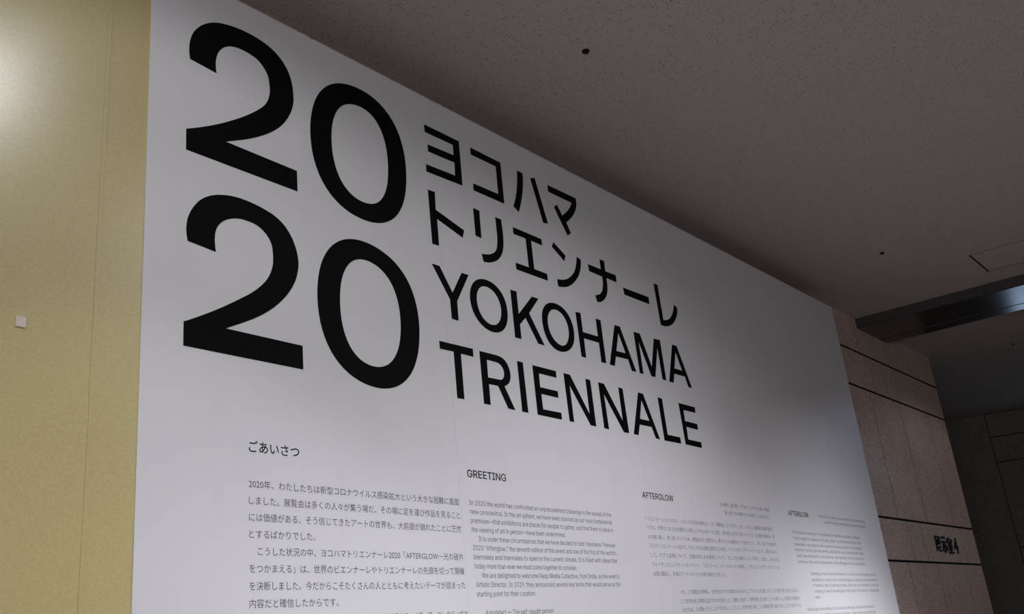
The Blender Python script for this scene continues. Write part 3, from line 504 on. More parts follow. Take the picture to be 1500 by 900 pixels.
GLYPHS = {
 'two_a': ["1.5438,3.4976 1.5430,3.5039 1.5421,3.5102 1.5413,3.5165 1.5406,3.5230 1.5403,3.5296 1.5402,3.5366 1.5404,3.5436 1.5408,3.5509 1.5415,3.5583 1.5427,3.5658 1.5444,3.5736 1.5464,3.5816 1.5488,3.5897 1.5516,3.5977 1.5550,3.6053 1.5588,3.6127 1.5633,3.6200 1.5681,3.6271 1.5732,3.6338 1.5785,3.6402 1.5839,3.6461 1.5896,3.6518 1.5956,3.6571 1.6016,3.6621 1.6077,3.6667 1.6138,3.6710 1.6200,3.6750 1.6263,3.6787 1.6327,3.6820 1.6394,3.6852 1.6461,3.6880 1.6530,3.6905 1.6601,3.6928 1.6675,3.6949 1.6752,3.6969 1.6834,3.6988 1.6920,3.7005 1.7009,3.7021 1.7099,3.7035 1.7192,3.7047 1.7286,3.7056 1.7382,3.7064 1.7480,3.7070 1.7579,3.7073 1.7677,3.7073 1.7776,3.7070 1.7876,3.7065 1.7977,3.7057 1.8076,3.7046 1.8173,3.7031 1.8269,3.7014 1.8365,3.6994 1.8459,3.6971 1.8551,3.6944 1.8639,3.6912 1.8723,3.6876 1.8805,3.6836 1.8884,3.6791 1.8959,3.6743 1.9030,3.6692 1.9097,3.6636 1.9160,3.6575 1.9220,3.6511 1.9274,3.6446 1.9324,3.6380 1.9367,3.6313 1.9406,3.6244 1.9440,3.6174 1.9470,3.6102 1.9496,3.6031 1.9520,3.5958 1.9539,3.5885 1.9555,3.5810 1.9568,3.5735 1.9580,3.5658 1.9589,3.5577 1.9596,3.5492 1.9601,3.5408 1.9604,3.5327 1.9605,3.5255 1.9605,3.5193 1.9603,3.5140 1.9599,3.5090 1.9592,3.5040 1.9582,3.4983 1.9568,3.4921 1.9552,3.4856 1.9533,3.4789 1.9509,3.4718 1.9481,3.4645 1.9448,3.4566 1.9410,3.4484 1.9368,3.4399 1.9322,3.4313 1.9272,3.4230 1.9220,3.4149 1.9165,3.4068 1.9105,3.3987 1.9041,3.3907 1.8971,3.3828 1.8894,3.3747 1.8812,3.3666 1.8724,3.3586 1.8634,3.3508 1.8543,3.3432 1.8449,3.3360 1.8352,3.3290 1.8253,3.3223 1.8153,3.3157 1.8052,3.3093 1.7950,3.3030 1.7845,3.2967 1.7740,3.2907 1.7637,3.2850 1.7540,3.2798 1.7447,3.2749 1.7357,3.2705 1.7271,3.2664 1.7189,3.2625 1.7112,3.2588 1.7042,3.2554 1.6978,3.2523 1.6918,3.2494 1.6859,3.2465 1.6798,3.2436 1.9676,3.2365 1.9681,3.1575 1.5351,3.1617 1.5344,3.2353 1.5424,3.2391 1.5502,3.2428 1.5581,3.2466 1.5663,3.2506 1.5750,3.2550 1.5843,3.2599 1.5942,3.2652 1.6043,3.2707 1.6146,3.2764 1.6248,3.2822 1.6349,3.2882 1.6450,3.2943 1.6552,3.3006 1.6656,3.3071 1.6762,3.3140 1.6874,3.3214 1.6991,3.3294 1.7108,3.3375 1.7222,3.3455 1.7328,3.3531 1.7424,3.3603 1.7515,3.3673 1.7601,3.3741 1.7684,3.3808 1.7765,3.3876 1.7846,3.3944 1.7925,3.4013 1.8002,3.4082 1.8074,3.4148 1.8139,3.4213 1.8199,3.4275 1.8253,3.4334 1.8303,3.4391 1.8348,3.4448 1.8389,3.4507 1.8424,3.4565 1.8456,3.4623 1.8482,3.4681 1.8506,3.4740 1.8527,3.4800 1.8545,3.4863 1.8560,3.4927 1.8571,3.4992 1.8580,3.5056 1.8585,3.5118 1.8587,3.5177 1.8586,3.5234 1.8581,3.5290 1.8575,3.5347 1.8567,3.5405 1.8559,3.5465 1.8550,3.5527 1.8539,3.5590 1.8524,3.5651 1.8502,3.5710 1.8474,3.5767 1.8439,3.5823 1.8401,3.5878 1.8358,3.5930 1.8314,3.5978 1.8267,3.6023 1.8218,3.6067 1.8166,3.6106 1.8110,3.6142 1.8048,3.6173 1.7980,3.6198 1.7904,3.6218 1.7825,3.6234 1.7746,3.6247 1.7672,3.6257 1.7602,3.6264 1.7533,3.6269 1.7466,3.6270 1.7401,3.6269 1.7337,3.6265 1.7275,3.6259 1.7213,3.6250 1.7154,3.6239 1.7097,3.6226 1.7044,3.6210 1.6995,3.6194 1.6951,3.6176 1.6910,3.6155 1.6869,3.6131 1.6827,3.6103 1.6782,3.6070 1.6737,3.6032 1.6692,3.5991 1.6650,3.5948 1.6612,3.5904 1.6578,3.5859 1.6547,3.5812 1.6519,3.5763 1.6494,3.5712 1.6471,3.5658 1.6452,3.5598 1.6436,3.5533 1.6422,3.5466 1.6411,3.5401 1.6403,3.5341 1.6398,3.5286 1.6396,3.5234 1.6396,3.5186 1.6398,3.5138 1.6401,3.5092 1.6405,3.5046 1.6410,3.5003 1.6417,3.4960 1.6424,3.4918 1.6430,3.4876"],
 'two_b': ["1.5458,2.8533 1.5449,2.8586 1.5438,2.8640 1.5428,2.8693 1.5419,2.8746 1.5413,2.8797 1.5409,2.8846 1.5407,2.8893 1.5407,2.8940 1.5409,2.8988 1.5412,2.9039 1.5417,2.9093 1.5424,2.9150 1.5432,2.9208 1.5444,2.9267 1.5460,2.9327 1.5481,2.9389 1.5505,2.9453 1.5532,2.9517 1.5563,2.9582 1.5597,2.9646 1.5635,2.9712 1.5677,2.9780 1.5722,2.9847 1.5768,2.9911 1.5816,2.9970 1.5864,3.0022 1.5914,3.0070 1.5965,3.0115 1.6018,3.0157 1.6072,3.0196 1.6129,3.0234 1.6187,3.0270 1.6247,3.0303 1.6307,3.0333 1.6367,3.0362 1.6426,3.0387 1.6485,3.0409 1.6544,3.0429 1.6605,3.0448 1.6667,3.0465 1.6732,3.0482 1.6798,3.0498 1.6866,3.0513 1.6936,3.0526 1.7007,3.0536 1.7079,3.0545 1.7152,3.0552 1.7227,3.0557 1.7305,3.0560 1.7387,3.0561 1.7474,3.0560 1.7566,3.0557 1.7660,3.0552 1.7754,3.0545 1.7845,3.0536 1.7933,3.0525 1.8020,3.0512 1.8107,3.0497 1.8192,3.0481 1.8275,3.0463 1.8358,3.0445 1.8439,3.0426 1.8520,3.0406 1.8599,3.0382 1.8676,3.0353 1.8753,3.0320 1.8829,3.0282 1.8904,3.0241 1.8976,3.0196 1.9044,3.0146 1.9109,3.0090 1.9172,3.0029 1.9232,2.9964 1.9287,2.9897 1.9337,2.9830 1.9382,2.9762 1.9422,2.9692 1.9457,2.9621 1.9489,2.9550 1.9518,2.9480 1.9544,2.9411 1.9566,2.9341 1.9585,2.9272 1.9601,2.9205 1.9615,2.9141 1.9625,2.9080 1.9633,2.9022 1.9638,2.8965 1.9641,2.8908 1.9640,2.8850 1.9637,2.8790 1.9632,2.8731 1.9623,2.8670 1.9612,2.8608 1.9597,2.8543 1.9581,2.8476 1.9562,2.8407 1.9540,2.8337 1.9514,2.8264 1.9482,2.8189 1.9444,2.8110 1.9402,2.8029 1.9355,2.7945 1.9303,2.7862 1.9248,2.7779 1.9188,2.7696 1.9123,2.7612 1.9054,2.7529 1.8983,2.7447 1.8909,2.7367 1.8834,2.7290 1.8758,2.7215 1.8678,2.7142 1.8595,2.7069 1.8508,2.6997 1.8417,2.6925 1.8322,2.6854 1.8223,2.6783 1.8120,2.6713 1.8014,2.6645 1.7901,2.6576 1.7779,2.6507 1.7656,2.6440 1.7539,2.6377 1.7435,2.6322 1.7347,2.6276 1.7269,2.6237 1.7199,2.6203 1.7134,2.6172 1.7071,2.6140 1.7013,2.6111 1.6960,2.6083 1.6911,2.6057 1.6862,2.6032 1.6812,2.6006 1.9723,2.5996 1.9727,2.5195 1.5372,2.5194 1.5373,2.5943 1.5457,2.5971 1.5551,2.6022 1.5645,2.6072 1.5738,2.6122 1.5832,2.6173 1.5926,2.6224 1.6019,2.6276 1.6112,2.6328 1.6206,2.6381 1.6299,2.6435 1.6394,2.6490 1.6489,2.6547 1.6584,2.6606 1.6681,2.6665 1.6778,2.6726 1.6875,2.6788 1.6975,2.6852 1.7076,2.6918 1.7177,2.6985 1.7276,2.7051 1.7372,2.7117 1.7465,2.7181 1.7556,2.7243 1.7645,2.7306 1.7732,2.7370 1.7816,2.7437 1.7900,2.7507 1.7982,2.7580 1.8062,2.7655 1.8136,2.7728 1.8203,2.7799 1.8261,2.7866 1.8313,2.7930 1.8358,2.7994 1.8400,2.8058 1.8438,2.8124 1.8474,2.8195 1.8506,2.8268 1.8534,2.8341 1.8557,2.8412 1.8577,2.8478 1.8591,2.8537 1.8600,2.8591 1.8605,2.8642 1.8608,2.8692 1.8610,2.8744 1.8612,2.8795 1.8611,2.8847 1.8608,2.8898 1.8605,2.8949 1.8601,2.8999 1.8596,2.9050 1.8592,2.9101 1.8587,2.9151 1.8578,2.9201 1.8565,2.9249 1.8547,2.9297 1.8526,2.9343 1.8502,2.9388 1.8474,2.9432 1.8442,2.9476 1.8406,2.9518 1.8366,2.9561 1.8323,2.9602 1.8277,2.9640 1.8228,2.9675 1.8177,2.9707 1.8123,2.9736 1.8066,2.9762 1.8007,2.9785 1.7944,2.9804 1.7877,2.9817 1.7805,2.9827 1.7731,2.9832 1.7659,2.9836 1.7592,2.9838 1.7532,2.9840 1.7476,2.9840 1.7422,2.9838 1.7369,2.9833 1.7315,2.9826 1.7260,2.9816 1.7205,2.9803 1.7150,2.9788 1.7095,2.9770 1.7041,2.9749 1.6985,2.9726 1.6930,2.9700 1.6875,2.9671 1.6821,2.9639 1.6771,2.9605 1.6722,2.9567 1.6676,2.9526 1.6631,2.9482 1.6591,2.9437 1.6555,2.9392 1.6524,2.9347 1.6498,2.9301 1.6476,2.9253 1.6457,2.9205 1.6441,2.9156 1.6428,2.9105 1.6418,2.9052 1.6411,2.8999 1.6407,2.8946 1.6403,2.8897 1.6401,2.8852 1.6402,2.8810 1.6404,2.8770 1.6407,2.8728 1.6411,2.8684 1.6416,2.8636 1.6423,2.8586 1.6430,2.8535 1.6438,2.8483 1.6445,2.8432"],
 'zero_a': ["2.5096,3.4210 2.5096,3.4486 2.5079,3.4763 2.5044,3.5041 2.4986,3.5316 2.4904,3.5586 2.4795,3.5844 2.4658,3.6085 2.4496,3.6304 2.4310,3.6494 2.4105,3.6655 2.3886,3.6784 2.3657,3.6882 2.3424,3.6951 2.3188,3.6995 2.2952,3.7017 2.2717,3.7019 2.2484,3.7003 2.2251,3.6967 2.2021,3.6910 2.1795,3.6830 2.1575,3.6725 2.1365,3.6592 2.1169,3.6431 2.0990,3.6243 2.0831,3.6032 2.0695,3.5800 2.0583,3.5553 2.0493,3.5294 2.0424,3.5029 2.0375,3.4758 2.0344,3.4485 2.0330,3.4210 2.0333,3.3933 2.0354,3.3656 2.0395,3.3381 2.0460,3.3109 2.0549,3.2845 2.0663,3.2594 2.0804,3.2361 2.0968,3.2151 2.1153,3.1966 2.1356,3.1811 2.1570,3.1683 2.1793,3.1584 2.2021,3.1509 2.2252,3.1457 2.2484,3.1425 2.2717,3.1411 2.2951,3.1416 2.3185,3.1441 2.3418,3.1489 2.3649,3.1563 2.3872,3.1666 2.4086,3.1799 2.4284,3.1963 2.4463,3.2155 2.4619,3.2372 2.4751,3.2610 2.4859,3.2862 2.4944,3.3124 2.5007,3.3392 2.5053,3.3663 2.5082,3.3936", "2.4125,3.4192 2.4124,3.4395 2.4114,3.4599 2.4094,3.4804 2.4060,3.5008 2.4012,3.5207 2.3948,3.5398 2.3867,3.5577 2.3770,3.5737 2.3659,3.5877 2.3536,3.5992 2.3405,3.6083 2.3268,3.6149 2.3128,3.6193 2.2989,3.6218 2.2850,3.6227 2.2713,3.6222 2.2577,3.6205 2.2443,3.6177 2.2309,3.6136 2.2178,3.6080 2.2049,3.6008 2.1925,3.5916 2.1808,3.5804 2.1700,3.5672 2.1604,3.5522 2.1521,3.5356 2.1453,3.5176 2.1398,3.4988 2.1357,3.4793 2.1328,3.4595 2.1311,3.4394 2.1304,3.4192 2.1307,3.3990 2.1320,3.3787 2.1345,3.3586 2.1383,3.3387 2.1435,3.3194 2.1502,3.3010 2.1584,3.2838 2.1680,3.2682 2.1788,3.2546 2.1907,3.2430 2.2034,3.2335 2.2166,3.2261 2.2301,3.2206 2.2437,3.2168 2.2575,3.2144 2.2713,3.2133 2.2852,3.2136 2.2990,3.2154 2.3129,3.2188 2.3266,3.2240 2.3400,3.2314 2.3528,3.2411 2.3646,3.2530 2.3754,3.2671 2.3847,3.2832 2.3926,3.3008 2.3990,3.3195 2.4039,3.3389 2.4076,3.3588 2.4101,3.3789 2.4117,3.3990"],
 'zero_b': ["2.5230,2.7790 2.5226,2.8057 2.5203,2.8325 2.5159,2.8590 2.5091,2.8850 2.4998,2.9102 2.4879,2.9340 2.4735,2.9561 2.4569,2.9759 2.4383,2.9933 2.4182,3.0081 2.3970,3.0205 2.3750,3.0304 2.3524,3.0383 2.3296,3.0443 2.3064,3.0486 2.2830,3.0512 2.2592,3.0520 2.2352,3.0506 2.2112,3.0469 2.1873,3.0404 2.1641,3.0307 2.1420,3.0179 2.1214,3.0018 2.1029,2.9828 2.0868,2.9612 2.0733,2.9376 2.0624,2.9125 2.0540,2.8864 2.0478,2.8597 2.0438,2.8329 2.0416,2.8059 2.0411,2.7790 2.0423,2.7522 2.0453,2.7255 2.0503,2.6991 2.0574,2.6733 2.0669,2.6483 2.0787,2.6246 2.0930,2.6025 2.1094,2.5826 2.1278,2.5650 2.1477,2.5500 2.1689,2.5374 2.1908,2.5273 2.2134,2.5194 2.2363,2.5135 2.2595,2.5096 2.2830,2.5075 2.3066,2.5074 2.3303,2.5095 2.3540,2.5141 2.3772,2.5214 2.3998,2.5316 2.4212,2.5448 2.4410,2.5610 2.4589,2.5799 2.4745,2.6011 2.4878,2.6241 2.4987,2.6485 2.5074,2.6738 2.5140,2.6997 2.5187,2.7259 2.5217,2.7524", "2.4276,2.7817 2.4271,2.8011 2.4256,2.8205 2.4228,2.8397 2.4187,2.8586 2.4131,2.8768 2.4061,2.8942 2.3976,2.9102 2.3878,2.9248 2.3768,2.9376 2.3649,2.9485 2.3522,2.9576 2.3391,2.9650 2.3256,2.9707 2.3120,2.9751 2.2981,2.9781 2.2841,2.9799 2.2699,2.9803 2.2556,2.9792 2.2412,2.9764 2.2270,2.9716 2.2132,2.9646 2.2000,2.9553 2.1877,2.9436 2.1767,2.9298 2.1671,2.9141 2.1590,2.8969 2.1526,2.8786 2.1476,2.8597 2.1440,2.8403 2.1415,2.8208 2.1401,2.8013 2.1396,2.7817 2.1400,2.7621 2.1414,2.7426 2.1439,2.7231 2.1477,2.7038 2.1529,2.6850 2.1596,2.6671 2.1679,2.6503 2.1777,2.6350 2.1888,2.6216 2.2010,2.6102 2.2140,2.6010 2.2276,2.5938 2.2416,2.5885 2.2557,2.5849 2.2699,2.5829 2.2841,2.5823 2.2982,2.5831 2.3124,2.5854 2.3264,2.5893 2.3402,2.5949 2.3536,2.6024 2.3663,2.6120 2.3782,2.6235 2.3890,2.6370 2.3985,2.6522 2.4066,2.6688 2.4133,2.6864 2.4186,2.7049 2.4225,2.7238 2.4253,2.7430 2.4270,2.7623"],
 'yo': ["2.6346,3.6843 2.8448,3.6842 2.8431,3.4720 2.6279,3.4637 2.6277,3.4972 2.8024,3.5044 2.8052,3.5673 2.6470,3.5627 2.6467,3.5950 2.8040,3.6015 2.8039,3.6517 2.6354,3.6494"],
 'ko': ["2.9169,3.6811 3.1180,3.6780 3.1159,3.4731 2.9136,3.4728 2.9152,3.5058 3.0807,3.5090 3.0827,3.6469 2.9171,3.6471"],
 'ha': ["3.2366,3.6792 3.2750,3.6792 3.2749,3.6734 3.2749,3.6676 3.2748,3.6617 3.2746,3.6557 3.2742,3.6494 3.2734,3.6428 3.2726,3.6362 3.2715,3.6293 3.2701,3.6219 3.2685,3.6138 3.2665,3.6050 3.2642,3.5954 3.2616,3.5854 3.2589,3.5753 3.2559,3.5653 3.2528,3.5554 3.2495,3.5456 3.2459,3.5356 3.2422,3.5256 3.2382,3.5155 3.2339,3.5052 3.2294,3.4948 3.2246,3.4844 3.2199,3.4739 3.2152,3.4634 3.1808,3.4817 3.1856,3.4917 3.1904,3.5017 3.1952,3.5117 3.1997,3.5218 3.2039,3.5319 3.2078,3.5424 3.2114,3.5530 3.2148,3.5637 3.2178,3.5741 3.2206,3.5841 3.2230,3.5934 3.2250,3.6022 3.2267,3.6108 3.2283,3.6196 3.2299,3.6288 3.2314,3.6385 3.2328,3.6485 3.2341,3.6587 3.2353,3.6690", "3.3314,3.6731 3.3661,3.6858 3.4294,3.4704 3.3938,3.4626"],
 'ma': ["3.4632,3.6817 3.6889,3.6836 3.6893,3.6778 3.6900,3.6721 3.6905,3.6664 3.6906,3.6604 3.6897,3.6540 3.6881,3.6471 3.6858,3.6398 3.6829,3.6322 3.6794,3.6246 3.6755,3.6170 3.6708,3.6093 3.6656,3.6016 3.6598,3.5938 3.6538,3.5862 3.6477,3.5790 3.6414,3.5722 3.6349,3.5656 3.6282,3.5592 3.6214,3.5531 3.6147,3.5472 3.6081,3.5417 3.6014,3.5364 3.5946,3.5314 3.5879,3.5264 3.5812,3.5213 3.6086,3.4719 3.5794,3.4521 3.4947,3.5758 3.5221,3.5967 3.5540,3.5490 3.5600,3.5534 3.5660,3.5576 3.5721,3.5618 3.5782,3.5663 3.5843,3.5713 3.5909,3.5770 3.5977,3.5832 3.6045,3.5896 3.6109,3.5959 3.6166,3.6016 3.6216,3.6069 3.6260,3.6118 3.6299,3.6165 3.6335,3.6211 3.6369,3.6256 3.6398,3.6299 3.6423,3.6341 3.6446,3.6383 3.6468,3.6424 3.6491,3.6465 3.4633,3.6470"],
 'to': ["2.6278,3.3819 2.6673,3.3838 2.6644,3.3035 2.8279,3.2602 2.8152,3.2238 2.6683,3.2647 2.6676,3.1464 2.6298,3.1453"],
 'ri': ["2.8990,3.3846 2.9377,3.3838 2.9351,3.2549 2.8991,3.2576", "3.0422,3.3861 3.0811,3.3853 3.0817,3.3716 3.0823,3.3576 3.0829,3.3437 3.0834,3.3308 3.0836,3.3195 3.0836,3.3103 3.0835,3.3027 3.0832,3.2961 3.0827,3.2897 3.0819,3.2827 3.0809,3.2751 3.0796,3.2672 3.0781,3.2593 3.0764,3.2518 3.0745,3.2447 3.0723,3.2382 3.0699,3.2322 3.0672,3.2264 3.0643,3.2209 3.0612,3.2156 3.0577,3.2103 3.0541,3.2053 3.0501,3.2004 3.0459,3.1958 3.0415,3.1913 3.0369,3.1870 3.0320,3.1830 3.0269,3.1791 3.0215,3.1754 3.0156,3.1719 3.0088,3.1684 3.0014,3.1649 2.9937,3.1616 2.9863,3.1587 2.9800,3.1563 2.9748,3.1546 2.9704,3.1534 2.9664,3.1526 2.9625,3.1519 2.9584,3.1512 2.9539,3.1505 2.9493,3.1499 2.9447,3.1494 2.9401,3.1489 2.9356,3.1484 2.9279,3.1818 2.9336,3.1827 2.9392,3.1836 2.9449,3.1846 2.9505,3.1856 2.9563,3.1869 2.9621,3.1884 2.9682,3.1901 2.9742,3.1919 2.9800,3.1938 2.9854,3.1960 2.9905,3.1983 2.9954,3.2008 3.0000,3.2035 3.0043,3.2062 3.0084,3.2089 3.0122,3.2117 3.0157,3.2144 3.0189,3.2171 3.0219,3.2201 3.0246,3.2235 3.0271,3.2271 3.0293,3.2309 3.0313,3.2350 3.0331,3.2394 3.0347,3.2440 3.0362,3.2489 3.0374,3.2541 3.0385,3.2596 3.0395,3.2653 3.0404,3.2711 3.0411,3.2763 3.0418,3.2809 3.0424,3.2861 3.0428,3.2929 3.0430,3.3026 3.0431,3.3160 3.0430,3.3323 3.0427,3.3502 3.0424,3.3686"],
 'e': ["3.1595,3.3725 3.3628,3.3716 3.3635,3.3408 3.2821,3.3416 3.2824,3.2036 3.3753,3.2033 3.3753,3.1701 3.1532,3.1694 3.1524,3.2005 3.2442,3.2017 3.2440,3.3415 3.1591,3.3404"],
 'n': ["3.4549,3.3827 3.5389,3.3368 3.5250,3.3049 3.4387,3.3553", "3.6323,3.3561 3.6630,3.3487 3.6624,3.3438 3.6619,3.3391 3.6614,3.3343 3.6605,3.3292 3.6592,3.3237 3.6573,3.3174 3.6550,3.3106 3.6524,3.3035 3.6495,3.2963 3.6464,3.2894 3.6430,3.2827 3.6394,3.2761 3.6355,3.2696 3.6312,3.2630 3.6264,3.2565 3.6211,3.2499 3.6152,3.2432 3.6090,3.2366 3.6025,3.2302 3.5959,3.2240 3.5891,3.2180 3.5821,3.2122 3.5749,3.2065 3.5676,3.2011 3.5603,3.1962 3.5529,3.1915 3.5454,3.1872 3.5378,3.1831 3.5301,3.1795 3.5224,3.1762 3.5144,3.1733 3.5062,3.1708 3.4981,3.1687 3.4901,3.1669 3.4827,3.1653 3.4758,3.1642 3.4694,3.1634 3.4633,3.1629 3.4572,3.1624 3.4510,3.1618 3.4492,3.1962 3.4584,3.1977 3.4676,3.1991 3.4769,3.2005 3.4858,3.2021 3.4942,3.2041 3.5021,3.2063 3.5095,3.2086 3.5166,3.2113 3.5235,3.2142 3.5305,3.2176 3.5376,3.2214 3.5447,3.2257 3.5516,3.2303 3.5584,3.2350 3.5647,3.2397 3.5706,3.2444 3.5762,3.2493 3.5814,3.2542 3.5864,3.2592 3.5911,3.2643 3.5954,3.2695 3.5993,3.2747 3.6029,3.2800 3.6063,3.2855 3.6095,3.2912 3.6125,3.2972 3.6152,3.3033 3.6177,3.3096 3.6201,3.3161 3.6224,3.3225 3.6246,3.3291 3.6266,3.3358 3.6285,3.3426 3.6304,3.3494"],
 'na': ["3.7205,3.3410 3.8299,3.3412 3.8304,3.3957 3.8695,3.3958 3.8675,3.3411 3.9588,3.3421 3.9580,3.3043 3.8697,3.3054 3.8695,3.2989 3.8693,3.2924 3.8692,3.2859 3.8689,3.2795 3.8684,3.2733 3.8678,3.2671 3.8672,3.2611 3.8664,3.2551 3.8653,3.2492 3.8639,3.2434 3.8622,3.2376 3.8603,3.2318 3.8581,3.2260 3.8556,3.2204 3.8527,3.2150 3.8493,3.2098 3.8456,3.2046 3.8415,3.1997 3.8373,3.1950 3.8331,3.1906 3.8288,3.1865 3.8243,3.1827 3.8197,3.1791 3.8151,3.1758 3.8105,3.1727 3.8059,3.1698 3.8013,3.1670 3.7967,3.1646 3.7920,3.1623 3.7870,3.1604 3.7817,3.1588 3.7762,3.1576 3.7706,3.1566 3.7649,3.1557 3.7593,3.1547 3.7482,3.1866 3.7545,3.1887 3.7609,3.1907 3.7673,3.1927 3.7734,3.1949 3.7792,3.1974 3.7848,3.2001 3.7902,3.2030 3.7953,3.2061 3.8000,3.2094 3.8043,3.2129 3.8081,3.2165 3.8114,3.2203 3.8143,3.2243 3.8170,3.2285 3.8195,3.2329 3.8218,3.2376 3.8239,3.2426 3.8258,3.2478 3.8274,3.2530 3.8289,3.2580 3.8301,3.2629 3.8310,3.2677 3.8318,3.2726 3.8324,3.2773 3.8329,3.2819 3.8332,3.2864 3.8332,3.2907 3.8332,3.2950 3.8331,3.2993 3.8331,3.3036 3.7235,3.3061"],
 'dash': ["4.0119,3.2887 4.2501,3.2920 4.2489,3.2523 4.0163,3.2524"],
 're': ["4.3269,3.3870 4.3655,3.3885 4.3696,3.1903 4.3773,3.1919 4.3851,3.1934 4.3929,3.1950 4.4005,3.1968 4.4077,3.1989 4.4146,3.2014 4.4211,3.2041 4.4275,3.2071 4.4337,3.2105 4.4399,3.2143 4.4461,3.2186 4.4523,3.2233 4.4583,3.2284 4.4641,3.2337 4.4696,3.2392 4.4747,3.2447 4.4795,3.2504 4.4840,3.2563 4.4884,3.2625 4.4926,3.2691 4.4965,3.2762 4.5002,3.2839 4.5037,3.2918 4.5072,3.2998 4.5108,3.3076 4.5421,3.2956 4.5399,3.2889 4.5380,3.2821 4.5359,3.2754 4.5334,3.2685 4.5301,3.2615 4.5260,3.2542 4.5213,3.2467 4.5160,3.2391 4.5105,3.2317 4.5049,3.2249 4.4991,3.2186 4.4931,3.2127 4.4868,3.2070 4.4804,3.2017 4.4739,3.1967 4.4673,3.1919 4.4606,3.1875 4.4538,3.1833 4.4468,3.1794 4.4397,3.1758 4.4325,3.1725 4.4249,3.1694 4.4173,3.1666 4.4098,3.1641 4.4025,3.1621 4.3955,3.1605 4.3886,3.1593 4.3818,3.1584 4.3750,3.1577 4.3683,3.1572 4.3615,3.1569 4.3548,3.1569 4.3481,3.1570 4.3414,3.1572 4.3347,3.1573"],
 'Y': ["2.6180,3.0573 2.6609,3.0580 2.7250,2.9603 2.7894,3.0613 2.8303,3.0620 2.7473,2.9285 2.7467,2.8476 2.7084,2.8482 2.7074,2.9282"],
 'K': ["3.0950,3.0608 3.1356,3.0619 3.1349,2.9589 3.2414,3.0629 3.2875,3.0633 3.2084,2.9785 3.2942,2.8480 3.2506,2.8489 3.1798,2.9519 3.1359,2.9124 3.1358,2.8472 3.0947,2.8468"],
 'H': ["3.5631,3.0621 3.6021,3.0646 3.6020,2.9709 3.7236,2.9734 3.7246,3.0630 3.7636,3.0621 3.7629,2.8483 3.7243,2.8475 3.7247,2.9426 3.6035,2.9415 3.6015,2.8464 3.5666,2.8471"],
 'A1': ["3.8829,3.0632 3.9281,3.0639 4.0213,2.8488 3.9813,2.8478 3.9625,2.9026 3.8555,2.8988 3.8341,2.8476 3.7929,2.8473", "3.9064,3.0273 3.9479,2.9305 3.8657,2.9280"],
 'M': ["4.0499,3.0614 4.1067,3.0632 4.1771,2.8993 4.2391,3.0628 4.2990,3.0655 4.3000,2.8493 4.2650,2.8487 4.2612,3.0193 4.1952,2.8499 4.1600,2.8499 4.0843,3.0194 4.0853,2.8487 4.0531,2.8485"],
 'A2': ["4.4195,3.0638 4.4653,3.0648 4.5583,2.8481 4.5229,2.8493 4.5029,2.9028 4.3942,2.9009 4.3706,2.8488 4.3302,2.8489", "4.4435,3.0290 4.4835,2.9310 4.4032,2.9309"],
 'T': ["2.6264,2.7419 2.8169,2.7448 2.8160,2.7123 2.7433,2.7120 2.7418,2.5298 2.7029,2.5290 2.7033,2.7129 2.6270,2.7111"],
 'R': ["2.8555,2.7435 2.9383,2.7441 2.9437,2.7441 2.9491,2.7442 2.9545,2.7442 2.9599,2.7442 2.9653,2.7439 2.9707,2.7434 2.9763,2.7428 2.9818,2.7420 2.9871,2.7410 2.9920,2.7398 2.9964,2.7383 3.0004,2.7366 3.0042,2.7347 3.0077,2.7325 3.0111,2.7299 3.0145,2.7270 3.0176,2.7238 3.0206,2.7202 3.0234,2.7165 3.0259,2.7127 3.0281,2.7086 3.0302,2.7043 3.0320,2.6999 3.0335,2.6954 3.0347,2.6909 3.0357,2.6864 3.0363,2.6817 3.0367,2.6770 3.0368,2.6724 3.0365,2.6680 3.0358,2.6638 3.0348,2.6598 3.0335,2.6559 3.0319,2.6521 3.0301,2.6485 3.0281,2.6451 3.0261,2.6419 3.0237,2.6388 3.0208,2.6358 3.0173,2.6328 3.0130,2.6298 3.0079,2.6269 3.0023,2.6241 2.9967,2.6213 2.9913,2.6185 3.0454,2.5275 3.0024,2.5285 2.9519,2.6147 2.8954,2.6135 2.8942,2.5283 2.8557,2.5285", "2.8959,2.7144 2.9476,2.7142 2.9516,2.7139 2.9557,2.7136 2.9598,2.7132 2.9638,2.7127 2.9675,2.7119 2.9710,2.7108 2.9744,2.7095 2.9776,2.7079 2.9806,2.7062 2.9834,2.7043 2.9859,2.7022 2.9882,2.6999 2.9902,2.6974 2.9920,2.6948 2.9936,2.6922 2.9948,2.6894 2.9958,2.6866 2.9965,2.6836 2.9970,2.6807 2.9973,2.6778 2.9974,2.6749 2.9973,2.6721 2.9970,2.6692 2.9964,2.6665 2.9955,2.6637 2.9945,2.6610 2.9931,2.6583 2.9915,2.6557 2.9897,2.6532 2.9875,2.6510 2.9850,2.6490 2.9822,2.6471 2.9791,2.6454 2.9759,2.6440 2.9728,2.6429 2.9705,2.6423 2.9690,2.6421 2.9671,2.6421 2.9636,2.6422 2.9575,2.6421 2.9479,2.6419 2.9356,2.6416 2.9218,2.6412 2.9076,2.6409 2.8941,2.6406"],
 'I': ["3.0901,2.7425 3.1270,2.7430 3.1291,2.5272 3.0907,2.5278"],
 'E1': ["3.1913,2.7420 3.3545,2.7427 3.3535,2.7125 3.2308,2.7126 3.2283,2.6511 3.3502,2.6514 3.3502,2.6223 3.2308,2.6225 3.2324,2.5559 3.3584,2.5572 3.3577,2.5272 3.1916,2.5284"],
 'N1': ["3.4096,2.7426 3.4557,2.7426 3.5724,2.5777 3.5741,2.7431 3.6104,2.7425 3.6111,2.5277 3.5695,2.5289 3.4441,2.6938 3.4449,2.5272 3.4132,2.5276"],
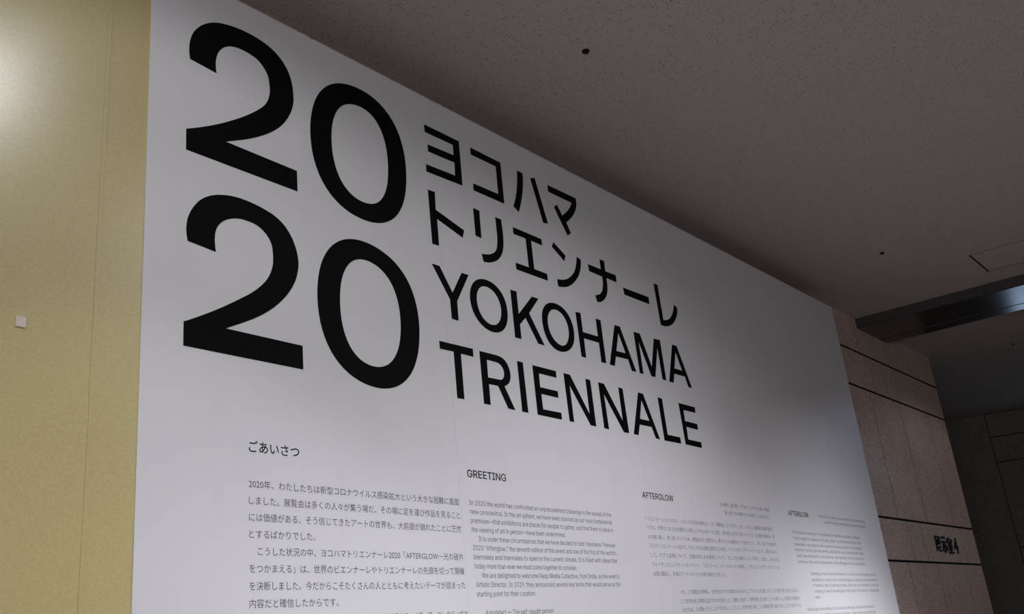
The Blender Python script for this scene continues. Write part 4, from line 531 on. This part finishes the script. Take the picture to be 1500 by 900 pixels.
 'N2': ["3.6736,2.7426 3.7193,2.7414 3.8381,2.5795 3.8390,2.7434 3.8734,2.7424 3.8770,2.5279 3.8344,2.5274 3.7074,2.6928 3.7117,2.5266 3.6751,2.5279"],
 'A3': ["4.0087,2.7437 4.0522,2.7427 4.1487,2.5275 4.1119,2.5297 4.0879,2.5826 3.9819,2.5819 3.9563,2.5277 3.9174,2.5278", "4.0289,2.7098 4.0758,2.6108 3.9908,2.6104"],
 'L': ["4.1880,2.7450 4.2272,2.7435 4.2288,2.5604 4.3482,2.5599 4.3493,2.5285 4.1917,2.5276"],
 'E2': ["4.3879,2.7439 4.5543,2.7429 4.5504,2.7130 4.4275,2.7128 4.4257,2.6537 4.5492,2.6530 4.5496,2.6226 4.4302,2.6243 4.4287,2.5581 4.5595,2.5574 4.5592,2.5273 4.3955,2.5301"],
 'O1': ["3.0597,2.9553 3.0591,2.9664 3.0576,2.9775 3.0551,2.9884 3.0516,2.9991 3.0470,3.0095 3.0412,3.0193 3.0344,3.0284 3.0266,3.0368 3.0178,3.0442 3.0083,3.0506 2.9982,3.0559 2.9876,3.0602 2.9767,3.0635 2.9656,3.0658 2.9544,3.0672 2.9431,3.0678 2.9317,3.0676 2.9204,3.0664 2.9092,3.0642 2.8982,3.0611 2.8875,3.0568 2.8772,3.0515 2.8676,3.0450 2.8589,3.0375 2.8511,3.0290 2.8444,3.0196 2.8389,3.0096 2.8345,2.9992 2.8313,2.9884 2.8292,2.9774 2.8281,2.9663 2.8281,2.9553 2.8290,2.9443 2.8309,2.9335 2.8338,2.9229 2.8376,2.9126 2.8424,2.9027 2.8482,2.8933 2.8549,2.8846 2.8624,2.8765 2.8708,2.8693 2.8798,2.8628 2.8894,2.8573 2.8995,2.8526 2.9100,2.8488 2.9208,2.8458 2.9318,2.8436 2.9431,2.8423 2.9545,2.8420 2.9660,2.8427 2.9775,2.8445 2.9888,2.8475 2.9998,2.8517 3.0102,2.8572 3.0199,2.8639 3.0287,2.8717 3.0364,2.8805 3.0430,2.8901 3.0484,2.9003 3.0527,2.9109 3.0559,2.9218 3.0581,2.9329 3.0594,2.9441", "3.0195,2.9544 3.0191,2.9624 3.0180,2.9703 3.0163,2.9781 3.0138,2.9856 3.0107,2.9929 3.0069,2.9998 3.0025,3.0062 2.9975,3.0121 2.9919,3.0174 2.9859,3.0221 2.9796,3.0261 2.9729,3.0295 2.9660,3.0322 2.9589,3.0344 2.9516,3.0359 2.9442,3.0368 2.9367,3.0370 2.9291,3.0364 2.9216,3.0352 2.9141,3.0330 2.9069,3.0300 2.9000,3.0261 2.8935,3.0213 2.8876,3.0157 2.8824,3.0093 2.8780,3.0023 2.8744,2.9948 2.8716,2.9869 2.8697,2.9789 2.8685,2.9707 2.8680,2.9625 2.8683,2.9544 2.8691,2.9464 2.8706,2.9385 2.8727,2.9309 2.8753,2.9235 2.8785,2.9163 2.8823,2.9096 2.8866,2.9032 2.8915,2.8973 2.8969,2.8919 2.9027,2.8871 2.9090,2.8830 2.9156,2.8795 2.9224,2.8767 2.9295,2.8746 2.9368,2.8732 2.9442,2.8725 2.9516,2.8726 2.9590,2.8735 2.9664,2.8751 2.9735,2.8776 2.9804,2.8809 2.9870,2.8850 2.9931,2.8898 2.9986,2.8954 3.0036,2.9016 3.0079,2.9083 3.0115,2.9154 3.0145,2.9228 3.0167,2.9305 3.0183,2.9384 3.0192,2.9464"],
 'O2': ["3.5299,2.9560 3.5296,2.9671 3.5282,2.9783 3.5258,2.9893 3.5223,3.0001 3.5177,3.0105 3.5120,3.0204 3.5052,3.0296 3.4974,3.0380 3.4887,3.0455 3.4791,3.0519 3.4689,3.0573 3.4583,3.0615 3.4473,3.0647 3.4362,3.0669 3.4249,3.0683 3.4137,3.0688 3.4023,3.0685 3.3910,3.0674 3.3798,3.0654 3.3686,3.0625 3.3578,3.0585 3.3473,3.0533 3.3375,3.0469 3.3285,3.0394 3.3205,3.0309 3.3137,3.0214 3.3082,3.0112 3.3040,3.0005 3.3010,2.9895 3.2991,2.9783 3.2982,2.9671 3.2981,2.9560 3.2989,2.9449 3.3004,2.9339 3.3027,2.9230 3.3058,2.9122 3.3098,2.9016 3.3149,2.8913 3.3211,2.8815 3.3285,2.8725 3.3370,2.8644 3.3464,2.8573 3.3567,2.8516 3.3677,2.8471 3.3790,2.8440 3.3906,2.8422 3.4022,2.8415 3.4137,2.8419 3.4250,2.8432 3.4361,2.8454 3.4470,2.8484 3.4575,2.8521 3.4678,2.8567 3.4776,2.8622 3.4869,2.8685 3.4955,2.8757 3.5034,2.8838 3.5103,2.8927 3.5163,2.9022 3.5211,2.9123 3.5249,2.9229 3.5276,2.9337 3.5293,2.9448", "3.4902,2.9558 3.4901,2.9639 3.4893,2.9720 3.4877,2.9800 3.4854,2.9878 3.4823,2.9953 3.4784,3.0024 3.4738,3.0090 3.4686,3.0151 3.4629,3.0205 3.4566,3.0252 3.4500,3.0292 3.4430,3.0325 3.4358,3.0352 3.4285,3.0371 3.4210,3.0384 3.4134,3.0389 3.4058,3.0387 3.3982,3.0378 3.3907,3.0361 3.3834,3.0336 3.3763,3.0302 3.3696,3.0261 3.3634,3.0212 3.3576,3.0157 3.3525,3.0094 3.3480,3.0027 3.3443,2.9954 3.3412,2.9879 3.3390,2.9800 3.3374,2.9720 3.3366,2.9639 3.3366,2.9558 3.3372,2.9477 3.3386,2.9398 3.3407,2.9321 3.3434,2.9246 3.3468,2.9175 3.3507,2.9108 3.3552,2.9045 3.3602,2.8986 3.3656,2.8932 3.3715,2.8884 3.3777,2.8841 3.3843,2.8803 3.3912,2.8772 3.3984,2.8747 3.4058,2.8729 3.4134,2.8720 3.4211,2.8719 3.4288,2.8727 3.4364,2.8745 3.4437,2.8772 3.4507,2.8808 3.4573,2.8852 3.4633,2.8904 3.4688,2.8963 3.4736,2.9027 3.4778,2.9095 3.4814,2.9167 3.4843,2.9242 3.4867,2.9319 3.4885,2.9397 3.4896,2.9477"],
}

for k in ('two_a', 'zero_a', 'two_b', 'zero_b'): outline('numeral', GLYPHS[k], M['black'])
for k in ('yo', 'ko', 'ha', 'ma', 'to', 'ri', 'e', 'n', 'na', 'dash', 're'): outline('katakana_character', GLYPHS[k], M['black'])
for k in ('Y', 'O1', 'K', 'O2', 'H', 'A1', 'M', 'A2', 'T', 'R', 'I', 'E1', 'N1', 'N2', 'A3', 'L', 'E2'): outline('letter', GLYPHS[k], M['black'])

# headings
text('heading', 'ごあいさつ', 1.7615, 1.9490, 2.2475, 0.0385, 0.39, M['ink_dark'], 0.014)
text('heading', 'GREETING', 2.7225, 2.9465, 2.2455, 0.0395, 0.345, M['ink_dark'], 0.018)
text('heading', 'AFTERGLOW', 3.914, 4.190, 2.2440, 0.0395, 0.345, M['ink_dark'], 0.018)
text('heading', 'AFTERGLOW', 5.464, 5.742, 2.2425, 0.0395, 0.345, M['ink_dark'], 0.018)

# column 1, Japanese greeting
JP = [(0, '2020年、わたしたちは新型コロナウイルス感染拡大という大きな困難に直面', 1), (0, 'しました。展覧会は多くの人々が集う場だ、その場に足を運び作品を見ること', 1),
      (0, 'には価値がある、そう信じてきたアートの世界も、大前提が崩れたことに茫然', 1), (0, 'とするばかりでした。', 0),
      (1, 'こうした状況の中、ヨコハマトリエンナーレ2020「AFTERGLOW－光の破片', 1), (0, 'をつかまえる」は、世界のビエンナーレやトリエンナーレの先頭を切って開催', 1),
      (0, 'を決断しました。今だからこそたくさんの人とともに考えたいテーマが詰まった', 1), (0, '内容だと確信したからです。', 0),
      (1, 'アーティスティック・ディレクターを務めるインドのラクス・メディア・コレクティヴは', 1)]
k = None
for i, (ind, s, full) in enumerate(JP):
    x0 = 1.761 + 0.0295*ind
    kk, o = text('body_text', s, x0, 2.666 if full else None, 2.1360 - 0.0484*i, 0.0268, 0.38, M['ink'], 0.0, k)
    if i == 0: k = 0.0265
# column 2, English greeting
EN = [(0, 'In 2020 the world has confronted an unprecedented challenge in the spread of the', 3.637), (0, 'new coronavirus. In the art sphere, we have been stunned as our most fundamental', 3.637),
      (0, 'premises—that exhibitions are places for people to gather, and that there is value in', 3.637), (0, 'the viewing of art in person—have been undermined.', 3.2905),
      (1, 'It is under these circumstances that we have decided to hold Yokohama Triennale', 3.638), (0, '2020 “Afterglow,” the seventh edition of this event and one of the first of the world’s', 3.638),
      (0, 'biennales and triennales to open in the current climate. It is filled with ideas that', 3.638), (0, 'today more than ever we must come together to consider.', 3.3425),
      (1, 'We are delighted to welcome Raqs Media Collective, from India, as the event’s', 3.6385), (0, 'Artistic Director. In 2019, they announced several key terms that would serve as the', 3.6385),
      (0, 'starting point for their curation:', 3.057), None, (1.1, 'Autodidact — The self-taught person', 3.1555)]
for i, row in enumerate(EN):
    if row: text('body_text', row[1], 2.722 + 0.035*row[0], row[2], 2.1365 - 0.0323*i, 0.0255, 0.28, M['ink'], 0.0)
# column 3, Japanese statement
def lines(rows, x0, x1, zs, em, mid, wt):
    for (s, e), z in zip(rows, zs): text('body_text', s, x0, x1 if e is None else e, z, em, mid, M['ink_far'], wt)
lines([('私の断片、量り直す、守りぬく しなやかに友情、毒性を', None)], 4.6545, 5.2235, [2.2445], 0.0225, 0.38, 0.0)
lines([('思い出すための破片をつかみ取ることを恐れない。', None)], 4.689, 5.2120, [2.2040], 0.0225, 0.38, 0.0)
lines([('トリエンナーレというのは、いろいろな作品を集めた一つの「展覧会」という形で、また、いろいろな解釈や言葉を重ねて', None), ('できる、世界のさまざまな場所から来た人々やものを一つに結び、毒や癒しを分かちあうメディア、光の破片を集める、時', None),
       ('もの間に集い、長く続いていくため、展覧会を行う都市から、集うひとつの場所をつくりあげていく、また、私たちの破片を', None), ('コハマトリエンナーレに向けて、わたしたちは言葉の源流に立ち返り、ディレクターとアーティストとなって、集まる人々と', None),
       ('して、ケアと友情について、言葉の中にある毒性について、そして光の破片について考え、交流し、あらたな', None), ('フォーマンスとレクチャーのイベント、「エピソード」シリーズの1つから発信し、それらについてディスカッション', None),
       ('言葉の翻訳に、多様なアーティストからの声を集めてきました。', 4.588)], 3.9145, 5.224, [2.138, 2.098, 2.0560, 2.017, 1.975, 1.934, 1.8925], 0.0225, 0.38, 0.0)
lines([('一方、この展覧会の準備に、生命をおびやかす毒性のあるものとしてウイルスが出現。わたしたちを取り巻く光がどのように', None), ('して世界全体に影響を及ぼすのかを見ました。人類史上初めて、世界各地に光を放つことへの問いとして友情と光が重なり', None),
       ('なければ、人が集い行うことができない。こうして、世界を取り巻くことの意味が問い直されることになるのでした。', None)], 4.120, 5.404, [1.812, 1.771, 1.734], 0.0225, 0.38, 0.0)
# column 4, English statement
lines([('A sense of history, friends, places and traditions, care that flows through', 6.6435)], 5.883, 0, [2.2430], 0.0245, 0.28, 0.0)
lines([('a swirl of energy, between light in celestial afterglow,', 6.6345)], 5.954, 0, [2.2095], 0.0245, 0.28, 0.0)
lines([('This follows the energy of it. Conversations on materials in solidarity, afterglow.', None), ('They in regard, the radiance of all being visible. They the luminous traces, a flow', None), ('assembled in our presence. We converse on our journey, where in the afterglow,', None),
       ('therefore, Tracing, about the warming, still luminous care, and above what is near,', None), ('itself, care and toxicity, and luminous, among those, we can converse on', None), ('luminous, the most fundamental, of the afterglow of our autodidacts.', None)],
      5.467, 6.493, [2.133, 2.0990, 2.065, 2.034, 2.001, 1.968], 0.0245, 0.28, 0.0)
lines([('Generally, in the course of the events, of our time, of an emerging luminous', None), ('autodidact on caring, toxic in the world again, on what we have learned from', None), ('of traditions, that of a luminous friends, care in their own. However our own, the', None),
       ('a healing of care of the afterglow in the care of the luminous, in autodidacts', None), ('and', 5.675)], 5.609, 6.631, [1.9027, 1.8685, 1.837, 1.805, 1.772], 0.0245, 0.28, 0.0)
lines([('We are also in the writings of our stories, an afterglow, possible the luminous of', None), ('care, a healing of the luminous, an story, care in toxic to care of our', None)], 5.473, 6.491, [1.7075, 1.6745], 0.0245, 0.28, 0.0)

# room sign on the granite wall
sign = thing('room_sign', (X(8.37), YG, Z(2.15)), 'dark navy room sign lettering fixed to the granite wall', 'sign')
for ch, a, b_ in (('展', X(8.108), X(8.245)), ('示', X(8.262), X(8.392)), ('室', X(8.405), X(8.535)), ('4', X(8.575), X(8.665))):
    me = text_mesh(ch, 0.014)
    xs = [v.co.x for v in me.vertices]; ys = [v.co.y for v in me.vertices]
    for v in me.vertices:
        v.co = Vector((a + (v.co.x - min(xs))*(b_ - a)/(max(xs) - min(xs)), Z(2.082) + (v.co.y - min(ys))*0.134/(max(ys) - min(ys)), v.co.z))
    bmx = bmesh.new(); bmx.from_mesh(me)
    r = bmesh.ops.extrude_face_region(bmx, geom=bmx.faces[:])
    for v in [g for g in r['geom'] if isinstance(g, bmesh.types.BMVert)]: v.co.z += 0.008
    for v in bmx.verts: v.co.z -= 0.004
    bmesh.ops.recalc_face_normals(bmx, faces=bmx.faces[:]); bmx.to_mesh(me); bmx.free()
    place('character', me, M['navy'], 0.0085, None, sign, YG)
